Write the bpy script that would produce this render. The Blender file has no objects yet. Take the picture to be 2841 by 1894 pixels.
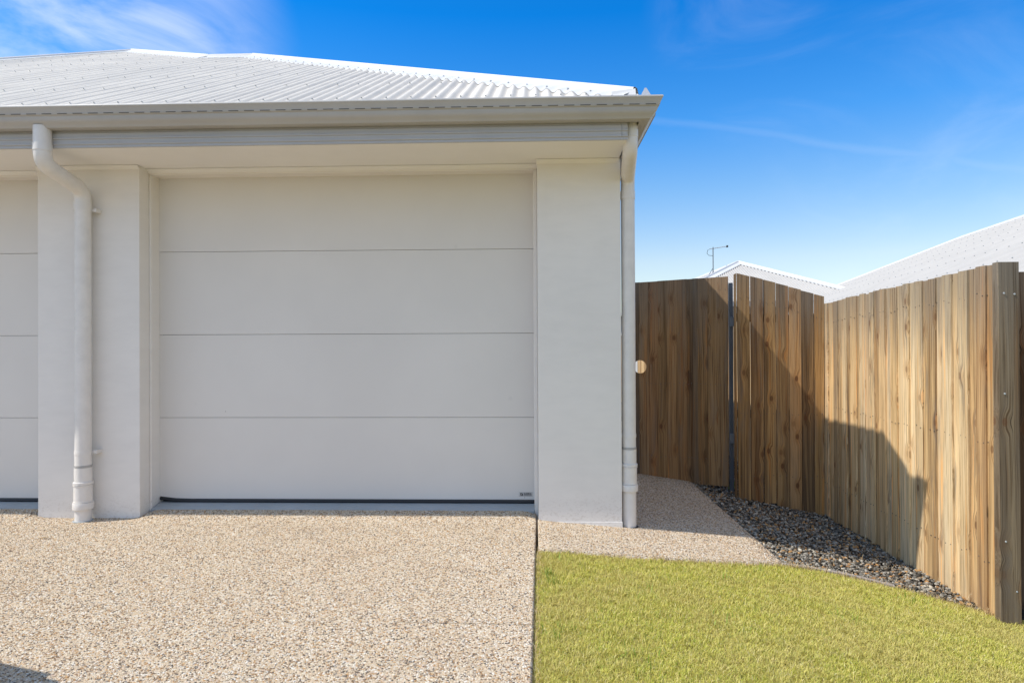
import bpy, bmesh, math, random
import numpy as np
from math import radians, sin, cos, pi, sqrt, atan2
from mathutils import Vector, Matrix
random.seed(7)
RNG = np.random.default_rng(11)
SC = bpy.context.scene
COL = SC.collection

# ------------------------------------------------------------------ camera
HC = 1.18
cam = bpy.data.cameras.new('camera')
cam.lens = 23.0
cam.sensor_width = 36.0
cam.clip_start = 0.05
cam.clip_end = 2000
camo = bpy.data.objects.new('camera', cam)
COL.objects.link(camo)
camo.matrix_world = Matrix.Translation((0, 0, HC)) @ Matrix.Rotation(radians(1.9), 4, 'Z') @ \
    Matrix.Rotation(pi / 2 + radians(.25), 4, 'X') @ Matrix.Rotation(radians(-.26), 4, 'Z')
SC.camera = camo

# ------------------------------------------------------------------ light: sun, sky, exposure
SUN_DIR = Vector((1, .268, -1.32)).normalized()          # the way the light travels
sun = bpy.data.lights.new('sun', 'SUN')
sun.energy = 3.7
sun.angle = radians(.53)
sun.color = (1, .935, .835)
suno = bpy.data.objects.new('sun', sun)
COL.objects.link(suno)
suno.rotation_euler = SUN_DIR.to_track_quat('-Z', 'Y').to_euler()
suno.location = (-8, -2, 12)
SUN_EL = math.asin(-SUN_DIR.z)
SUN_ROT = atan2(-SUN_DIR.x, -SUN_DIR.y)                  # clockwise from +Y

world = bpy.data.worlds.new('World')
SC.world = world
world.use_nodes = True
WT = world.node_tree
WT.nodes.clear()


def wn(t, **k):
    n = WT.nodes.new(t)
    for a, b in k.items():
        setattr(n, a, b)
    return n


def wl(a, b):
    WT.links.new(a, b)


def wmath(op, a, b=None, clamp=False):
    n = wn('ShaderNodeMath', operation=op, use_clamp=clamp)
    for i, v in enumerate((a, b)):
        if v is None:
            continue
        if isinstance(v, (int, float)):
            n.inputs[i].default_value = v
        else:
            wl(v, n.inputs[i])
    return n.outputs[0]


sky = wn('ShaderNodeTexSky', sky_type='NISHITA')
sky.sun_disc = False
sky.sun_elevation = SUN_EL
sky.sun_rotation = SUN_ROT
sky.air_density = 1.0
sky.dust_density = .7
sky.ozone_density = 2.0
tc = wn('ShaderNodeTexCoord')
nrm = wn('ShaderNodeVectorMath', operation='NORMALIZE')
wl(tc.outputs['Generated'], nrm.inputs[0])
DIRV = nrm.outputs[0]
sep = wn('ShaderNodeSeparateXYZ')
wl(DIRV, sep.inputs[0])
# a polarised-looking blue that deepens with height, the same all round the horizon
tint = wn('ShaderNodeValToRGB')
wl(sep.outputs['Z'], tint.inputs[0])
SKY_TINT = [(0.0, (1.0, .95, .90)), (.12, (1.0, .95, .92)), (.22, (.60, .86, 1.04)), (.31, (.25, .76, 1.18)), (.45, (.02, .62, 1.22)), (.65, (.10, .58, 1.0)), (1.0, (.25, .62, .95))]
els = tint.color_ramp.elements
while len(els) < len(SKY_TINT):
    els.new(.5)
for e, (p, c) in zip(els, SKY_TINT):
    e.position = p
    e.color = (*c, 1)
mul = wn('ShaderNodeMixRGB', blend_type='MULTIPLY')
mul.inputs[0].default_value = 1
wl(sky.outputs[0], mul.inputs[1])
wl(tint.outputs[0], mul.inputs[2])
# thin cirrus: noise on the sky vault, thicker round a few directions, and one old contrail
cn = wn('ShaderNodeTexNoise')
cn.inputs['Scale'].default_value = 3.4
cn.inputs['Detail'].default_value = 7
cn.inputs['Roughness'].default_value = .58
cn.inputs['Distortion'].default_value = .9
mp = wn('ShaderNodeMapping')
mp.inputs['Scale'].default_value = (1.0, 1.0, 2.2)
mp.inputs['Location'].default_value = (3.1, 1.7, .4)
wl(DIRV, mp.inputs[0])
wl(mp.outputs[0], cn.inputs['Vector'])
noise = cn.outputs['Fac']


def lobe(d, width):
    n = wn('ShaderNodeVectorMath', operation='DOT_PRODUCT')
    wl(DIRV, n.inputs[0])
    n.inputs[1].default_value = Vector(d).normalized()
    ms = wn('ShaderNodeMapRange', interpolation_type='SMOOTHSTEP')
    wl(n.outputs['Value'], ms.inputs[0])
    ms.inputs[1].default_value = cos(width)
    ms.inputs[2].default_value = 1
    return ms.outputs[0]


def cloud(lobes, lo, hi, gain):
    tot = None
    for d, w in lobes:
        l = lobe(d, w)
        tot = l if tot is None else wmath('MAXIMUM', tot, l)
    ms = wn('ShaderNodeMapRange', interpolation_type='SMOOTHSTEP')
    wl(noise, ms.inputs[0])
    ms.inputs[1].default_value = lo
    ms.inputs[2].default_value = hi
    return wmath('MULTIPLY', wmath('MULTIPLY', tot, ms.outputs[0]), gain)


CLOUDS = [([((-.72, 1, .47), .27), ((-.90, 1, .36), .30), ((-1.08, .9, .55), .30)], .30, .72, .62),
          ([((.36, 1, .40), .13), ((.30, 1, .50), .12), ((.62, 1, .30), .25)], .42, .80, .12)]
cl = None
for c in CLOUDS:
    v = cloud(*c)
    cl = v if cl is None else wmath('MAXIMUM', cl, v)
# unseen thin veil added behind the viewer and overhead, whitening the fill light
veil = wn('ShaderNodeMapRange', interpolation_type='SMOOTHSTEP')
wl(noise, veil.inputs[0])
veil.inputs[1].default_value = .26
veil.inputs[2].default_value = .62
back = wn('ShaderNodeMapRange', interpolation_type='SMOOTHSTEP')
wl(sep.outputs['Y'], back.inputs[0])
back.inputs[1].default_value = .45
back.inputs[2].default_value = -.2
cl = wmath('MAXIMUM', cl, wmath('MULTIPLY', wmath('MULTIPLY', veil.outputs[0], back.outputs[0]), .54))
# contrail: a thin band along the plane through two sky directions
ca, cb = Vector((.205, 1, .34)).normalized(), Vector((.74, 1, .255)).normalized()
pn = ca.cross(cb).normalized()
cd = wn('ShaderNodeVectorMath', operation='DOT_PRODUCT')
wl(DIRV, cd.inputs[0])
cd.inputs[1].default_value = pn
wob = wmath('MULTIPLY', wmath('SUBTRACT', noise, .5), .035)
cabs = wmath('ABSOLUTE', wmath('ADD', cd.outputs['Value'], wob))
cm = wn('ShaderNodeMapRange', interpolation_type='SMOOTHSTEP')
wl(cabs, cm.inputs[0])
cm.inputs[1].default_value = .009
cm.inputs[2].default_value = 0
cl = wmath('MAXIMUM', cl, wmath('MULTIPLY', wmath('MULTIPLY', cm.outputs[0], lobe((.45, 1, .30), .45)), .05))
cmix = wn('ShaderNodeMixRGB')
wl(cl, cmix.inputs[0])
wl(mul.outputs[0], cmix.inputs[1])
CLOUD_COL = (6.1, 6.3, 6.6)
cmix.inputs[2].default_value = (*CLOUD_COL, 1)
bg = wn('ShaderNodeBackground')
bg.inputs['Strength'].default_value = .15
wl(cmix.outputs[0], bg.inputs[0])
wo = wn('ShaderNodeOutputWorld')
wl(bg.outputs[0], wo.inputs[0])

SC.render.engine = 'CYCLES'
SC.view_settings.view_transform = 'Standard'
SC.view_settings.look = 'None'
SC.view_settings.exposure = 0.31
SC.view_settings.gamma = 1.0
SC.view_settings.use_curve_mapping = False
SC.cycles.max_bounces = 8
SC.cycles.use_denoising = True
SC.cycles.caustics_reflective = False
SC.cycles.caustics_refractive = False


# ------------------------------------------------------------------ node helpers
class NT:
    def __init__(self, name):
        self.m = bpy.data.materials.new(name)
        self.m.use_nodes = True
        self.t = self.m.node_tree
        self.t.nodes.clear()
        self.out = self.n('ShaderNodeOutputMaterial')

    def n(self, t, **k):
        x = self.t.nodes.new(t)
        for a, b in k.items():
            setattr(x, a, b)
        return x

    def put(self, sock, v):
        if v is None:
            return
        if isinstance(v, bpy.types.NodeSocket):
            self.t.links.new(v, sock)
        elif isinstance(v, (tuple, list)) and len(v) == 3 and sock.type == 'RGBA':
            sock.default_value = (*v, 1)
        else:
            sock.default_value = v

    def coord(self, which='Object'):
        return self.n('ShaderNodeTexCoord').outputs[which]

    def vmap(self, vec, scale=(1, 1, 1), loc=(0, 0, 0)):
        m = self.n('ShaderNodeMapping')
        self.put(m.inputs[0], vec)
        m.inputs['Scale'].default_value = scale
        m.inputs['Location'].default_value = loc
        return m.outputs[0]

    def noise(self, vec, scale=1, detail=4, rough=.5, dist=0):
        x = self.n('ShaderNodeTexNoise')
        self.put(x.inputs['Vector'], vec)
        x.inputs['Scale'].default_value = scale
        x.inputs['Detail'].default_value = detail
        x.inputs['Roughness'].default_value = rough
        x.inputs['Distortion'].default_value = dist
        return x.outputs['Fac']

    def voro(self, vec, scale=1, feature='F1', rand=1, out='Distance', dim='3D'):
        x = self.n('ShaderNodeTexVoronoi', feature=feature, voronoi_dimensions=dim)
        self.put(x.inputs['Vector'], vec)
        x.inputs['Scale'].default_value = scale
        x.inputs['Randomness'].default_value = rand
        return x.outputs[out]

    def math(self, op, a, b=None, clamp=False):
        x = self.n('ShaderNodeMath', operation=op, use_clamp=clamp)
        self.put(x.inputs[0], a)
        if b is not None:
            self.put(x.inputs[1], b)
        return x.outputs[0]

    def rng(self, v, a, b, c=0, d=1, smooth=True):
        x = self.n('ShaderNodeMapRange', interpolation_type='SMOOTHSTEP' if smooth else 'LINEAR')
        self.put(x.inputs[0], v)
        for i, q in enumerate((a, b, c, d)):
            x.inputs[i + 1].default_value = q
        return x.outputs[0]

    def ramp(self, v, stops, const=False):
        x = self.n('ShaderNodeValToRGB')
        self.put(x.inputs[0], v)
        cr = x.color_ramp
        if const:
            cr.interpolation = 'CONSTANT'
        while len(cr.elements) < len(stops):
            cr.elements.new(.5)
        for e, (p, c) in zip(cr.elements, stops):
            e.position = p
            e.color = (*c, 1)
        return x.outputs[0]

    def mix(self, f, a, b, mode='MIX'):
        x = self.n('ShaderNodeMixRGB', blend_type=mode)
        self.put(x.inputs[0], f)
        self.put(x.inputs[1], a)
        self.put(x.inputs[2], b)
        return x.outputs[0]

    def bump(self, h, strength=.3, dist=.01, normal=None):
        x = self.n('ShaderNodeBump')
        x.inputs['Strength'].default_value = strength
        x.inputs['Distance'].default_value = dist
        self.put(x.inputs['Height'], h)
        if normal is not None:
            self.put(x.inputs['Normal'], normal)
        return x.outputs[0]

    def bsdf(self, col, rough=.6, metal=0, spec=.5, normal=None, transl=None, finish=True):
        b = self.n('ShaderNodeBsdfPrincipled')
        self.put(b.inputs['Base Color'], col)
        self.put(b.inputs['Roughness'], rough)
        self.put(b.inputs['Metallic'], metal)
        self.put(b.inputs['Specular IOR Level'], spec)
        if normal is not None:
            self.put(b.inputs['Normal'], normal)
        o = b.outputs[0]
        if transl is not None:
            t = self.n('ShaderNodeBsdfTranslucent')
            self.put(t.inputs[0], col)
            mx = self.n('ShaderNodeMixShader')
            mx.inputs[0].default_value = transl
            self.t.links.new(o, mx.inputs[1])
            self.t.links.new(t.outputs[0], mx.inputs[2])
            o = mx.outputs[0]
        self.t.links.new(o, self.out.inputs[0])
        return self.m


def mat_render(name, col, amp=.05, grain=.12):
    """painted cement render: fine sandy texture, faint roller patches and hand marks"""
    t = NT(name)
    p = t.coord()
    big = t.noise(p, 1.1, 3, .6)
    mid = t.noise(t.vmap(p, (1, 1, 3)), 5, 4, .6)
    f = t.math('ADD', t.math('MULTIPLY', big, .6), t.math('MULTIPLY', mid, .4))
    c = t.mix(t.rng(f, .3, .7), tuple(v * (1 - amp) for v in col), tuple(min(1, v * (1 + amp * .6)) for v in col))
    smudge = t.rng(t.voro(p, 1.3), .03, .11, 1, 0)
    c = t.mix(t.math('MULTIPLY', smudge, .07), c, (.42, .40, .37))
    sz_ = t.n('ShaderNodeSeparateXYZ')
    t.put(sz_.inputs[0], p)
    splash = t.math('MULTIPLY', t.rng(t.noise(t.vmap(p, (1, 1, 1.4)), 48, 3, .7), .50, .66), t.rng(t.math('ADD', sz_.outputs[2], t.math('MULTIPLY', big, .22)), .10, .36, 1, 0))
    c = t.mix(t.math('MULTIPLY', splash, .26), c, (.40, .33, .26))
    fine = t.noise(p, 260, 3, .6)
    return t.bsdf(c, .85, spec=.25, normal=t.bump(fine, grain, .004))


def mat_metal(name, col, rough=.4, spec=.5, var=.05):
    t = NT(name)
    p = t.coord()
    f = t.noise(p, 2.2, 5, .62)
    c = t.mix(t.rng(f, .3, .72), tuple(v * (1 - var) for v in col), tuple(min(1, v * (1 + var)) for v in col))
    fine = t.noise(p, 40, 3, .5)
    return t.bsdf(c, t.rng(f, .2, .8, rough - .07, rough + .08), spec=spec, normal=t.bump(fine, .03, .002))


def mat_plain(name, col, rough=.6, metal=0, spec=.5):
    t = NT(name)
    p = t.coord()
    f = t.noise(p, 14, 4, .6)
    c = t.mix(f, tuple(v * .86 for v in col), tuple(min(1, v * 1.12) for v in col))
    return t.bsdf(c, rough, metal, spec)


def mat_door(name, col):
    t = NT(name)
    p = t.coord()
    big = t.noise(p, .9, 4, .6)
    c = t.mix(t.rng(big, .3, .7), tuple(v * .965 for v in col), tuple(v * 1.02 for v in col))
    spots = t.rng(t.voro(t.vmap(p, (1, 1, 1), (.37, 0, .21)), 2.1), .012, .045, 1, 0)
    c = t.mix(t.math('MULTIPLY', spots, .10), c, (.33, .31, .28))
    tick = t.rng(t.voro(t.vmap(p, (1, 1, .45)), 3.1), .004, .010, 1, 0)
    c = t.mix(t.math('MULTIPLY', tick, .6), c, (.12, .11, .10))
    grain = t.noise(t.vmap(p, (1, 1, .55)), 420, 2, .5)
    return t.bsdf(c, .5, spec=.35, normal=t.bump(grain, .06, .002))


def mat_wood(name, stops, grey=.5, knots=1.0, tone=1.0):
    """rough sawn treated pine: streaky grain, knots, grey weathering; every board its own"""
    t = NT(name)
    p0 = t.coord()
    oi = t.n('ShaderNodeObjectInfo').outputs['Random']
    off = t.n('ShaderNodeVectorMath', operation='SCALE')
    off.inputs[0].default_value = (37.1, 19.7, 53.3)
    t.put(off.inputs['Scale'], oi)
    add = t.n('ShaderNodeVectorMath', operation='ADD')
    t.put(add.inputs[0], p0)
    t.put(add.inputs[1], off.outputs[0])
    p = add.outputs[0]
    # knots first: they bend the grain round them
    ks = t.n('ShaderNodeSeparateXYZ')
    t.put(ks.inputs[0], p)
    kc2 = t.n('ShaderNodeCombineXYZ')
    t.put(kc2.inputs[0], t.math('MULTIPLY', t.math('ADD', ks.outputs[0], t.math('MULTIPLY', ks.outputs[1], .7)), 7.5))
    t.put(kc2.inputs[1], t.math('MULTIPLY', ks.outputs[2], 4.3))
    kv = kc2.outputs[0]
    kd = t.voro(kv, 1.0, dim='2D')
    kmask = t.rng(kd, .06 + .015 * knots, .085 + .04 * knots, 1, 0)
    kcol = t.voro(kv, 1.0, out='Color', dim='2D')
    kred = t.n('ShaderNodeSeparateColor')
    t.put(kred.inputs[0], kcol)
    kon = t.math('GREATER_THAN', kred.outputs[0], 1 - .36 * knots)
    kmask = t.math('MULTIPLY', t.math('MULTIPLY', kmask, kon), t.rng(kred.outputs[1], 0, 1, .25, 1))
    halo = t.math('MULTIPLY', t.rng(kd, .10, .42, 1, 0), kon)
    warp = t.noise(t.vmap(p, (2, 2, 1.1)), 1.0, 2, .5)
    sx = t.n('ShaderNodeSeparateXYZ')
    t.put(sx.inputs[0], p)
    nx = t.math('ADD', sx.outputs[0], t.math('MULTIPLY', warp, .05))
    nx = t.math('ADD', nx, t.math('MULTIPLY', halo, .018))
    cx = t.n('ShaderNodeCombineXYZ')
    t.put(cx.inputs[0], nx)
    t.put(cx.inputs[1], sx.outputs[1])
    t.put(cx.inputs[2], sx.outputs[2])
    q = cx.outputs[0]
    g_fine = t.noise(t.vmap(q, (150, 60, 2.2)), 1, 6, .62)
    g_mid = t.noise(t.vmap(q, (46, 20, .9)), 1, 4, .6)
    g_big = t.noise(t.vmap(q, (13, 8, .42)), 1, 3, .55)
    f = t.math('ADD', t.math('MULTIPLY', g_mid, .55), t.math('MULTIPLY', g_big, .45))
    f = t.math('ADD', f, t.math('MULTIPLY', t.math('SUBTRACT', oi, .5), .46))
    f = t.math('ADD', t.math('MULTIPLY', t.math('SUBTRACT', f, .5), 1.45), .5)
    c = t.ramp(f, stops)
    # per board hue: redder or greyer
    hue = t.math('FRACT', t.math('MULTIPLY', oi, 7.13))
    c = t.mix(t.rng(hue, .55, 1, 0, .42), c, (.40, .215, .105), 'MIX')
    c = t.mix(t.rng(hue, .0, .4, .28, 0), c, (.245, .21, .165), 'MIX')
    # resinous orange and bleached streaks
    os_ = t.noise(t.vmap(q, (34, 15, .8), (7.7, 3.1, 1.9)), 1, 3, .5)
    c = t.mix(t.rng(os_, .57, .68, 0, .55), c, t.mix(1.0, c, (1.38, .98, .60), 'MULTIPLY'))
    c = t.mix(t.rng(os_, .42, .32, 0, .45), c, t.mix(1.0, c, (1.30, 1.34, 1.36), 'MULTIPLY'))
    # fine dark grain
    c = t.mix(t.rng(g_fine, .48, .68, 0, .75), c, t.mix(1.0, c, (.40, .34, .28), 'MULTIPLY'))
    c = t.mix(t.rng(g_fine, .46, .26, 0, .35), c, t.mix(1.0, c, (1.35, 1.3, 1.2), 'MULTIPLY'))
    # grey weather stain in long runs
    st = t.noise(t.vmap(q, (11, 6, 1.3)), 1, 5, .66, .4)
    c = t.mix(t.rng(st, .50, .72, 0, grey), c, (.165, .145, .125))
    # grey bleaching that runs down from the cut tops
    gz_ = t.n('ShaderNodeSeparateXYZ')
    t.put(gz_.inputs[0], t.coord('Generated'))
    topm = t.math('ADD', gz_.outputs[2], t.math('MULTIPLY', t.math('SUBTRACT', g_mid, .5), .55))
    c = t.mix(t.rng(topm, .70, 1.0, 0, grey * 1.1), c, (.20, .175, .145))
    # drying checks and saw lines
    sp = t.noise(t.vmap(q, (95, 40, .55)), 1, 3, .5)
    c = t.mix(t.rng(sp, .60, .67, 0, .72), c, t.mix(1.0, c, (.38, .30, .22), 'MULTIPLY'))
    c = t.mix(t.rng(sp, .40, .34, 0, .55), c, t.mix(1.0, c, (1.32, 1.28, 1.18), 'MULTIPLY'))
    sp2 = t.noise(t.vmap(q, (230, 90, 1.1)), 1, 2, .4)
    c = t.mix(t.rng(sp2, .68, .74, 0, .8), c, (.05, .035, .022))
    # knots
    ring = t.math('SINE', t.math('MULTIPLY', kd, 190))
    kc = t.mix(t.rng(ring, -.6, .8), (.060, .028, .014), (.22, .095, .04))
    c = t.mix(t.math('MULTIPLY', halo, .30), c, t.mix(1.0, c, (.62, .44, .30), 'MULTIPLY'))
    c = t.mix(t.math('MULTIPLY', kmask, .88 if knots > 1 else .62), c, kc)
    if tone != 1.0:
        c = t.mix(1.0, c, (tone, tone, tone), 'MULTIPLY')
    h = t.math('ADD', g_fine, t.math('MULTIPLY', g_mid, .6))
    return t.bsdf(c, .82, spec=.2, normal=t.bump(h, .45, .004))


AGG = [(0, (0.609, 0.492, 0.339)), (.15, (0.696, 0.618, 0.487)), (.28, (0.574, 0.439, 0.291)), (.40, (0.748, 0.705, 0.626)),
       (.49, (0.644, 0.513, 0.365)), (.60, (0.592, 0.461, 0.357)), (.66, (0.348, 0.2, 0.087)), (.73, (0.148, 0.104, 0.0696)),
       (.80, (0.487, 0.278, 0.113)), (.84, (0.0609, 0.0539, 0.0505)), (.90, (0.244, 0.217, 0.187)), (.95, (0.209, 0.126, 0.0653))]


def mat_aggregate(name):
    t = NT(name)
    p = t.coord()
    pw = t.n('ShaderNodeVectorMath', operation='ADD')
    t.put(pw.inputs[0], p)
    nz = t.n('ShaderNodeTexNoise')
    nz.inputs['Scale'].default_value = 60
    t.put(nz.inputs['Vector'], p)
    sc = t.n('ShaderNodeVectorMath', operation='SCALE')
    t.put(sc.inputs[0], nz.outputs['Color'])
    sc.inputs['Scale'].default_value = .006
    t.put(pw.inputs[1], sc.outputs[0])
    v = pw.outputs[0]
    cellc = t.voro(v, 118, out='Color')
    s = t.n('ShaderNodeSeparateColor')
    t.put(s.inputs[0], cellc)
    c = t.ramp(s.outputs[0], AGG, True)
    d = t.voro(v, 118, 'DISTANCE_TO_EDGE')
    big = t.noise(p, 1.3, 4, .6)
    mort = t.mix(t.rng(big, .3, .7), (.49, .39, .28), (.56, .46, .34))
    c = t.mix(t.rng(d, .02, .13), mort, c)
    stain = t.noise(t.vmap(p, (1, 1.6, 1)), 1.7, 5, .62)
    c = t.mix(t.rng(stain, .50, .72, 0, .34), c, t.mix(1, c, (.72, .64, .58), 'MULTIPLY'))
    return t.bsdf(c, .8, spec=.25, normal=t.bump(t.rng(d, 0, .22), .55, .004))


def mat_island(name, stops, rough=.7, spec=.3, transl=None, patch=None, var=.12, const=True):
    """one colour per loose stone or blade"""
    t = NT(name)
    r = t.n('ShaderNodeNewGeometry').outputs['Random Per Island']
    c = t.ramp(r, stops, const)
    p = t.coord()
    if patch:
        pt = t.noise(p, patch[0], 4, .6)
        c = t.mix(t.rng(pt, .36, .66, 0, patch[2]), c, patch[1])
    fine = t.noise(p, 300, 2, .5)
    c = t.mix(t.rng(fine, .3, .7, 0, var), c, t.mix(1, c, (.6, .58, .55), 'MULTIPLY'))
    return t.bsdf(c, rough, spec=spec, transl=transl)


def mat_soil(name, a, b, scale=30):
    t = NT(name)
    p = t.coord()
    f = t.noise(p, scale, 6, .65)
    c = t.mix(t.rng(f, .3, .7), a, b)
    return t.bsdf(c, .95, spec=.1, normal=t.bump(f, .6, .01))


M = {}
M['wall'] = mat_render('painted_render', (.79, .755, .705))
M['soffit'] = mat_render('soffit_paint', (.83, .81, .775), .03, .03)
M['door'] = mat_door('door_paint', (.715, .685, .64))
M['roof'] = mat_metal('roof_steel', (.71, .66, .575), .5, .2, .05)
M['nroof'] = mat_metal('neighbour_roof_steel', (.47, .45, .42), .6, .2, .04)
M['cap'] = mat_metal('ridge_steel', (.66, .655, .64), .45, .3, .03)
M['trim'] = mat_metal('gutter_steel', (.43, .42, .405), .42, .45, .05)
M['pipe'] = mat_plain('painted_plastic_pipe', (.74, .71, .67), .42)
M['pipegrey'] = mat_plain('grey_plastic_band', (.40, .39, .37), .5)
M['rubber'] = mat_plain('black_rubber', (.012, .012, .013), .55)
M['dark'] = mat_plain('dark_backing', (.03, .03, .03), .8)  # near-black, for the door backing sheets and the window pane
M['nail'] = mat_plain('weathered_nail', (.13, .115, .10), .5, .3)
M['slot'] = mat_plain('slot_shade', (.10, .098, .095), .7)
M['screw'] = mat_plain('screw_steel', (.42, .43, .43), .4, .3)
M['conc'] = mat_render('pale_concrete', (.36, .385, .395), .14, .25)
M['agg'] = mat_aggregate('exposed_aggregate')
M['pebble'] = mat_island('pebbles', AGG, .6, .35, patch=(1.6, (.42, .33, .225), .15))
M['gravelbed'] = mat_soil('gravel_fines', (.018, .017, .016), (.06, .055, .05), 45)
M['gravel'] = mat_island('blue_metal_gravel', [(0, (0.175, 0.162, 0.137)), (.22, (0.0767, 0.0697, 0.0582)), (.36, (0.296, 0.276, 0.235)),
                         (.50, (0.219, 0.177, 0.127)), (.60, (0.395, 0.369, 0.315)), (.74, (0.439, 0.249, 0.103)), (.79, (0.274, 0.156, 0.0752)),
                         (.83, (0.0603, 0.0551, 0.047)), (.92, (0.569, 0.52, 0.422)), (.96, (0.548, 0.333, 0.15))], .85, .08, var=.3)
M['soil'] = mat_soil('brown_soil', (.05, .034, .02), (.12, .085, .05), 60)
M['turf'] = mat_soil('turf_thatch', (.36, .31, .10), (.56, .48, .20), 90)
M['ground'] = mat_soil('suburban_ground', (.14, .13, .06), (.22, .20, .12), 3)
M['grass'] = mat_island('grass_blades', [(0, (0.71, 0.646, 0.155)), (.17, (0.595, 0.606, 0.105)), (.34, (0.768, 0.687, 0.21)), (.49, (0.518, 0.566, 0.095)),
                        (.60, (0.806, 0.707, 0.27)), (.70, (0.653, 0.606, 0.135)), (.80, (0.288, 0.364, 0.05)), (.88, (0.403, 0.333, 0.1)), (.94, (0.845, 0.768, 0.4))],
                        (.55), .25, transl=.30, patch=(2.6, (.66, .55, .22), .5), var=.06)
M['weed'] = mat_island('weed_blades', [(0, (.30, .44, .07)), (.4, (.24, .37, .05)), (.7, (.40, .50, .10))], .5, .3, transl=.35)
M['straw'] = mat_island('dry_straw', [(0, (.62, .47, .26)), (.5, (.48, .34, .18)), (.8, (.72, .6, .4))], .7, .2, transl=.2)
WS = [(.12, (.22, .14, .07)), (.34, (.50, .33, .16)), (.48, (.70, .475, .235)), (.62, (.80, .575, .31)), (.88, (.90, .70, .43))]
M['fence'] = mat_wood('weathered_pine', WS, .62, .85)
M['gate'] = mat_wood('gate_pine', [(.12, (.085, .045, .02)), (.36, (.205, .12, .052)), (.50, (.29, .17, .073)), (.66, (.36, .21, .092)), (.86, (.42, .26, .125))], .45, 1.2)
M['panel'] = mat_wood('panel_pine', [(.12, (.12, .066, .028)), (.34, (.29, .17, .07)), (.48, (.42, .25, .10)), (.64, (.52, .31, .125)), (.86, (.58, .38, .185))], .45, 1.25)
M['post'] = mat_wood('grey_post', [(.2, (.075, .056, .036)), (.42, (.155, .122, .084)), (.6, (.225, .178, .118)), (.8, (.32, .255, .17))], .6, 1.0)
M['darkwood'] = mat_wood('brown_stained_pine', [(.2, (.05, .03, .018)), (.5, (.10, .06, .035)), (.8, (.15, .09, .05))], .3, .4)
M['steel'] = mat_metal('dark_post_steel', (.16, .18, .20), .4, .5, .1)
M['galv'] = mat_metal('galvanised', (.42, .45, .47), .4, .5, .1)
M['edging'] = mat_render('edging_concrete', (.33, .305, .29), .16, .3)
M['bin'] = mat_plain('bin_plastic', (.02, .05, .03), .5)
M['nwall'] = mat_render('neighbour_render', (.55, .53, .50))
M['label'] = mat_plain('sticker_silver', (.55, .54, .52), .5)
M['ink'] = mat_plain('sticker_ink', (.02, .02, .022), .6)


# ------------------------------------------------------------------ mesh helpers
def mesh(name, verts, faces, m, parent=None, smooth=False, mats=None, fm=None):
    me = bpy.data.meshes.new(name)
    me.from_pydata([tuple(v) for v in verts], [], [tuple(f) for f in faces])
    for x in (mats or [m]):
        me.materials.append(x)
    if fm is not None:
        me.polygons.foreach_set('material_index', fm)
    if smooth:
        me.polygons.foreach_set('use_smooth', [True] * len(me.polygons))
    me.update()
    o = bpy.data.objects.new(name, me)
    COL.objects.link(o)
    if parent:
        o.parent = parent
    return o


def bulk(name, V, F, m, parent=None):
    """V (n,3) and a list of equal-size face index arrays"""
    me = bpy.data.meshes.new(name)
    me.vertices.add(len(V))
    me.vertices.foreach_set('co', V.astype(np.float32).ravel())
    loops = np.concatenate([f.ravel() for f in F]).astype(np.int32)
    sizes = np.concatenate([np.full(len(f), f.shape[1], np.int32) for f in F])
    starts = np.concatenate([[0], np.cumsum(sizes)[:-1]]).astype(np.int32)
    me.loops.add(len(loops))
    me.loops.foreach_set('vertex_index', loops)
    me.polygons.add(len(sizes))
    me.polygons.foreach_set('loop_start', starts)
    me.polygons.foreach_set('loop_total', sizes)
    me.materials.append(m)
    me.update(calc_edges=True)
    o = bpy.data.objects.new(name, me)
    COL.objects.link(o)
    if parent:
        o.parent = parent
    return o


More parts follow.
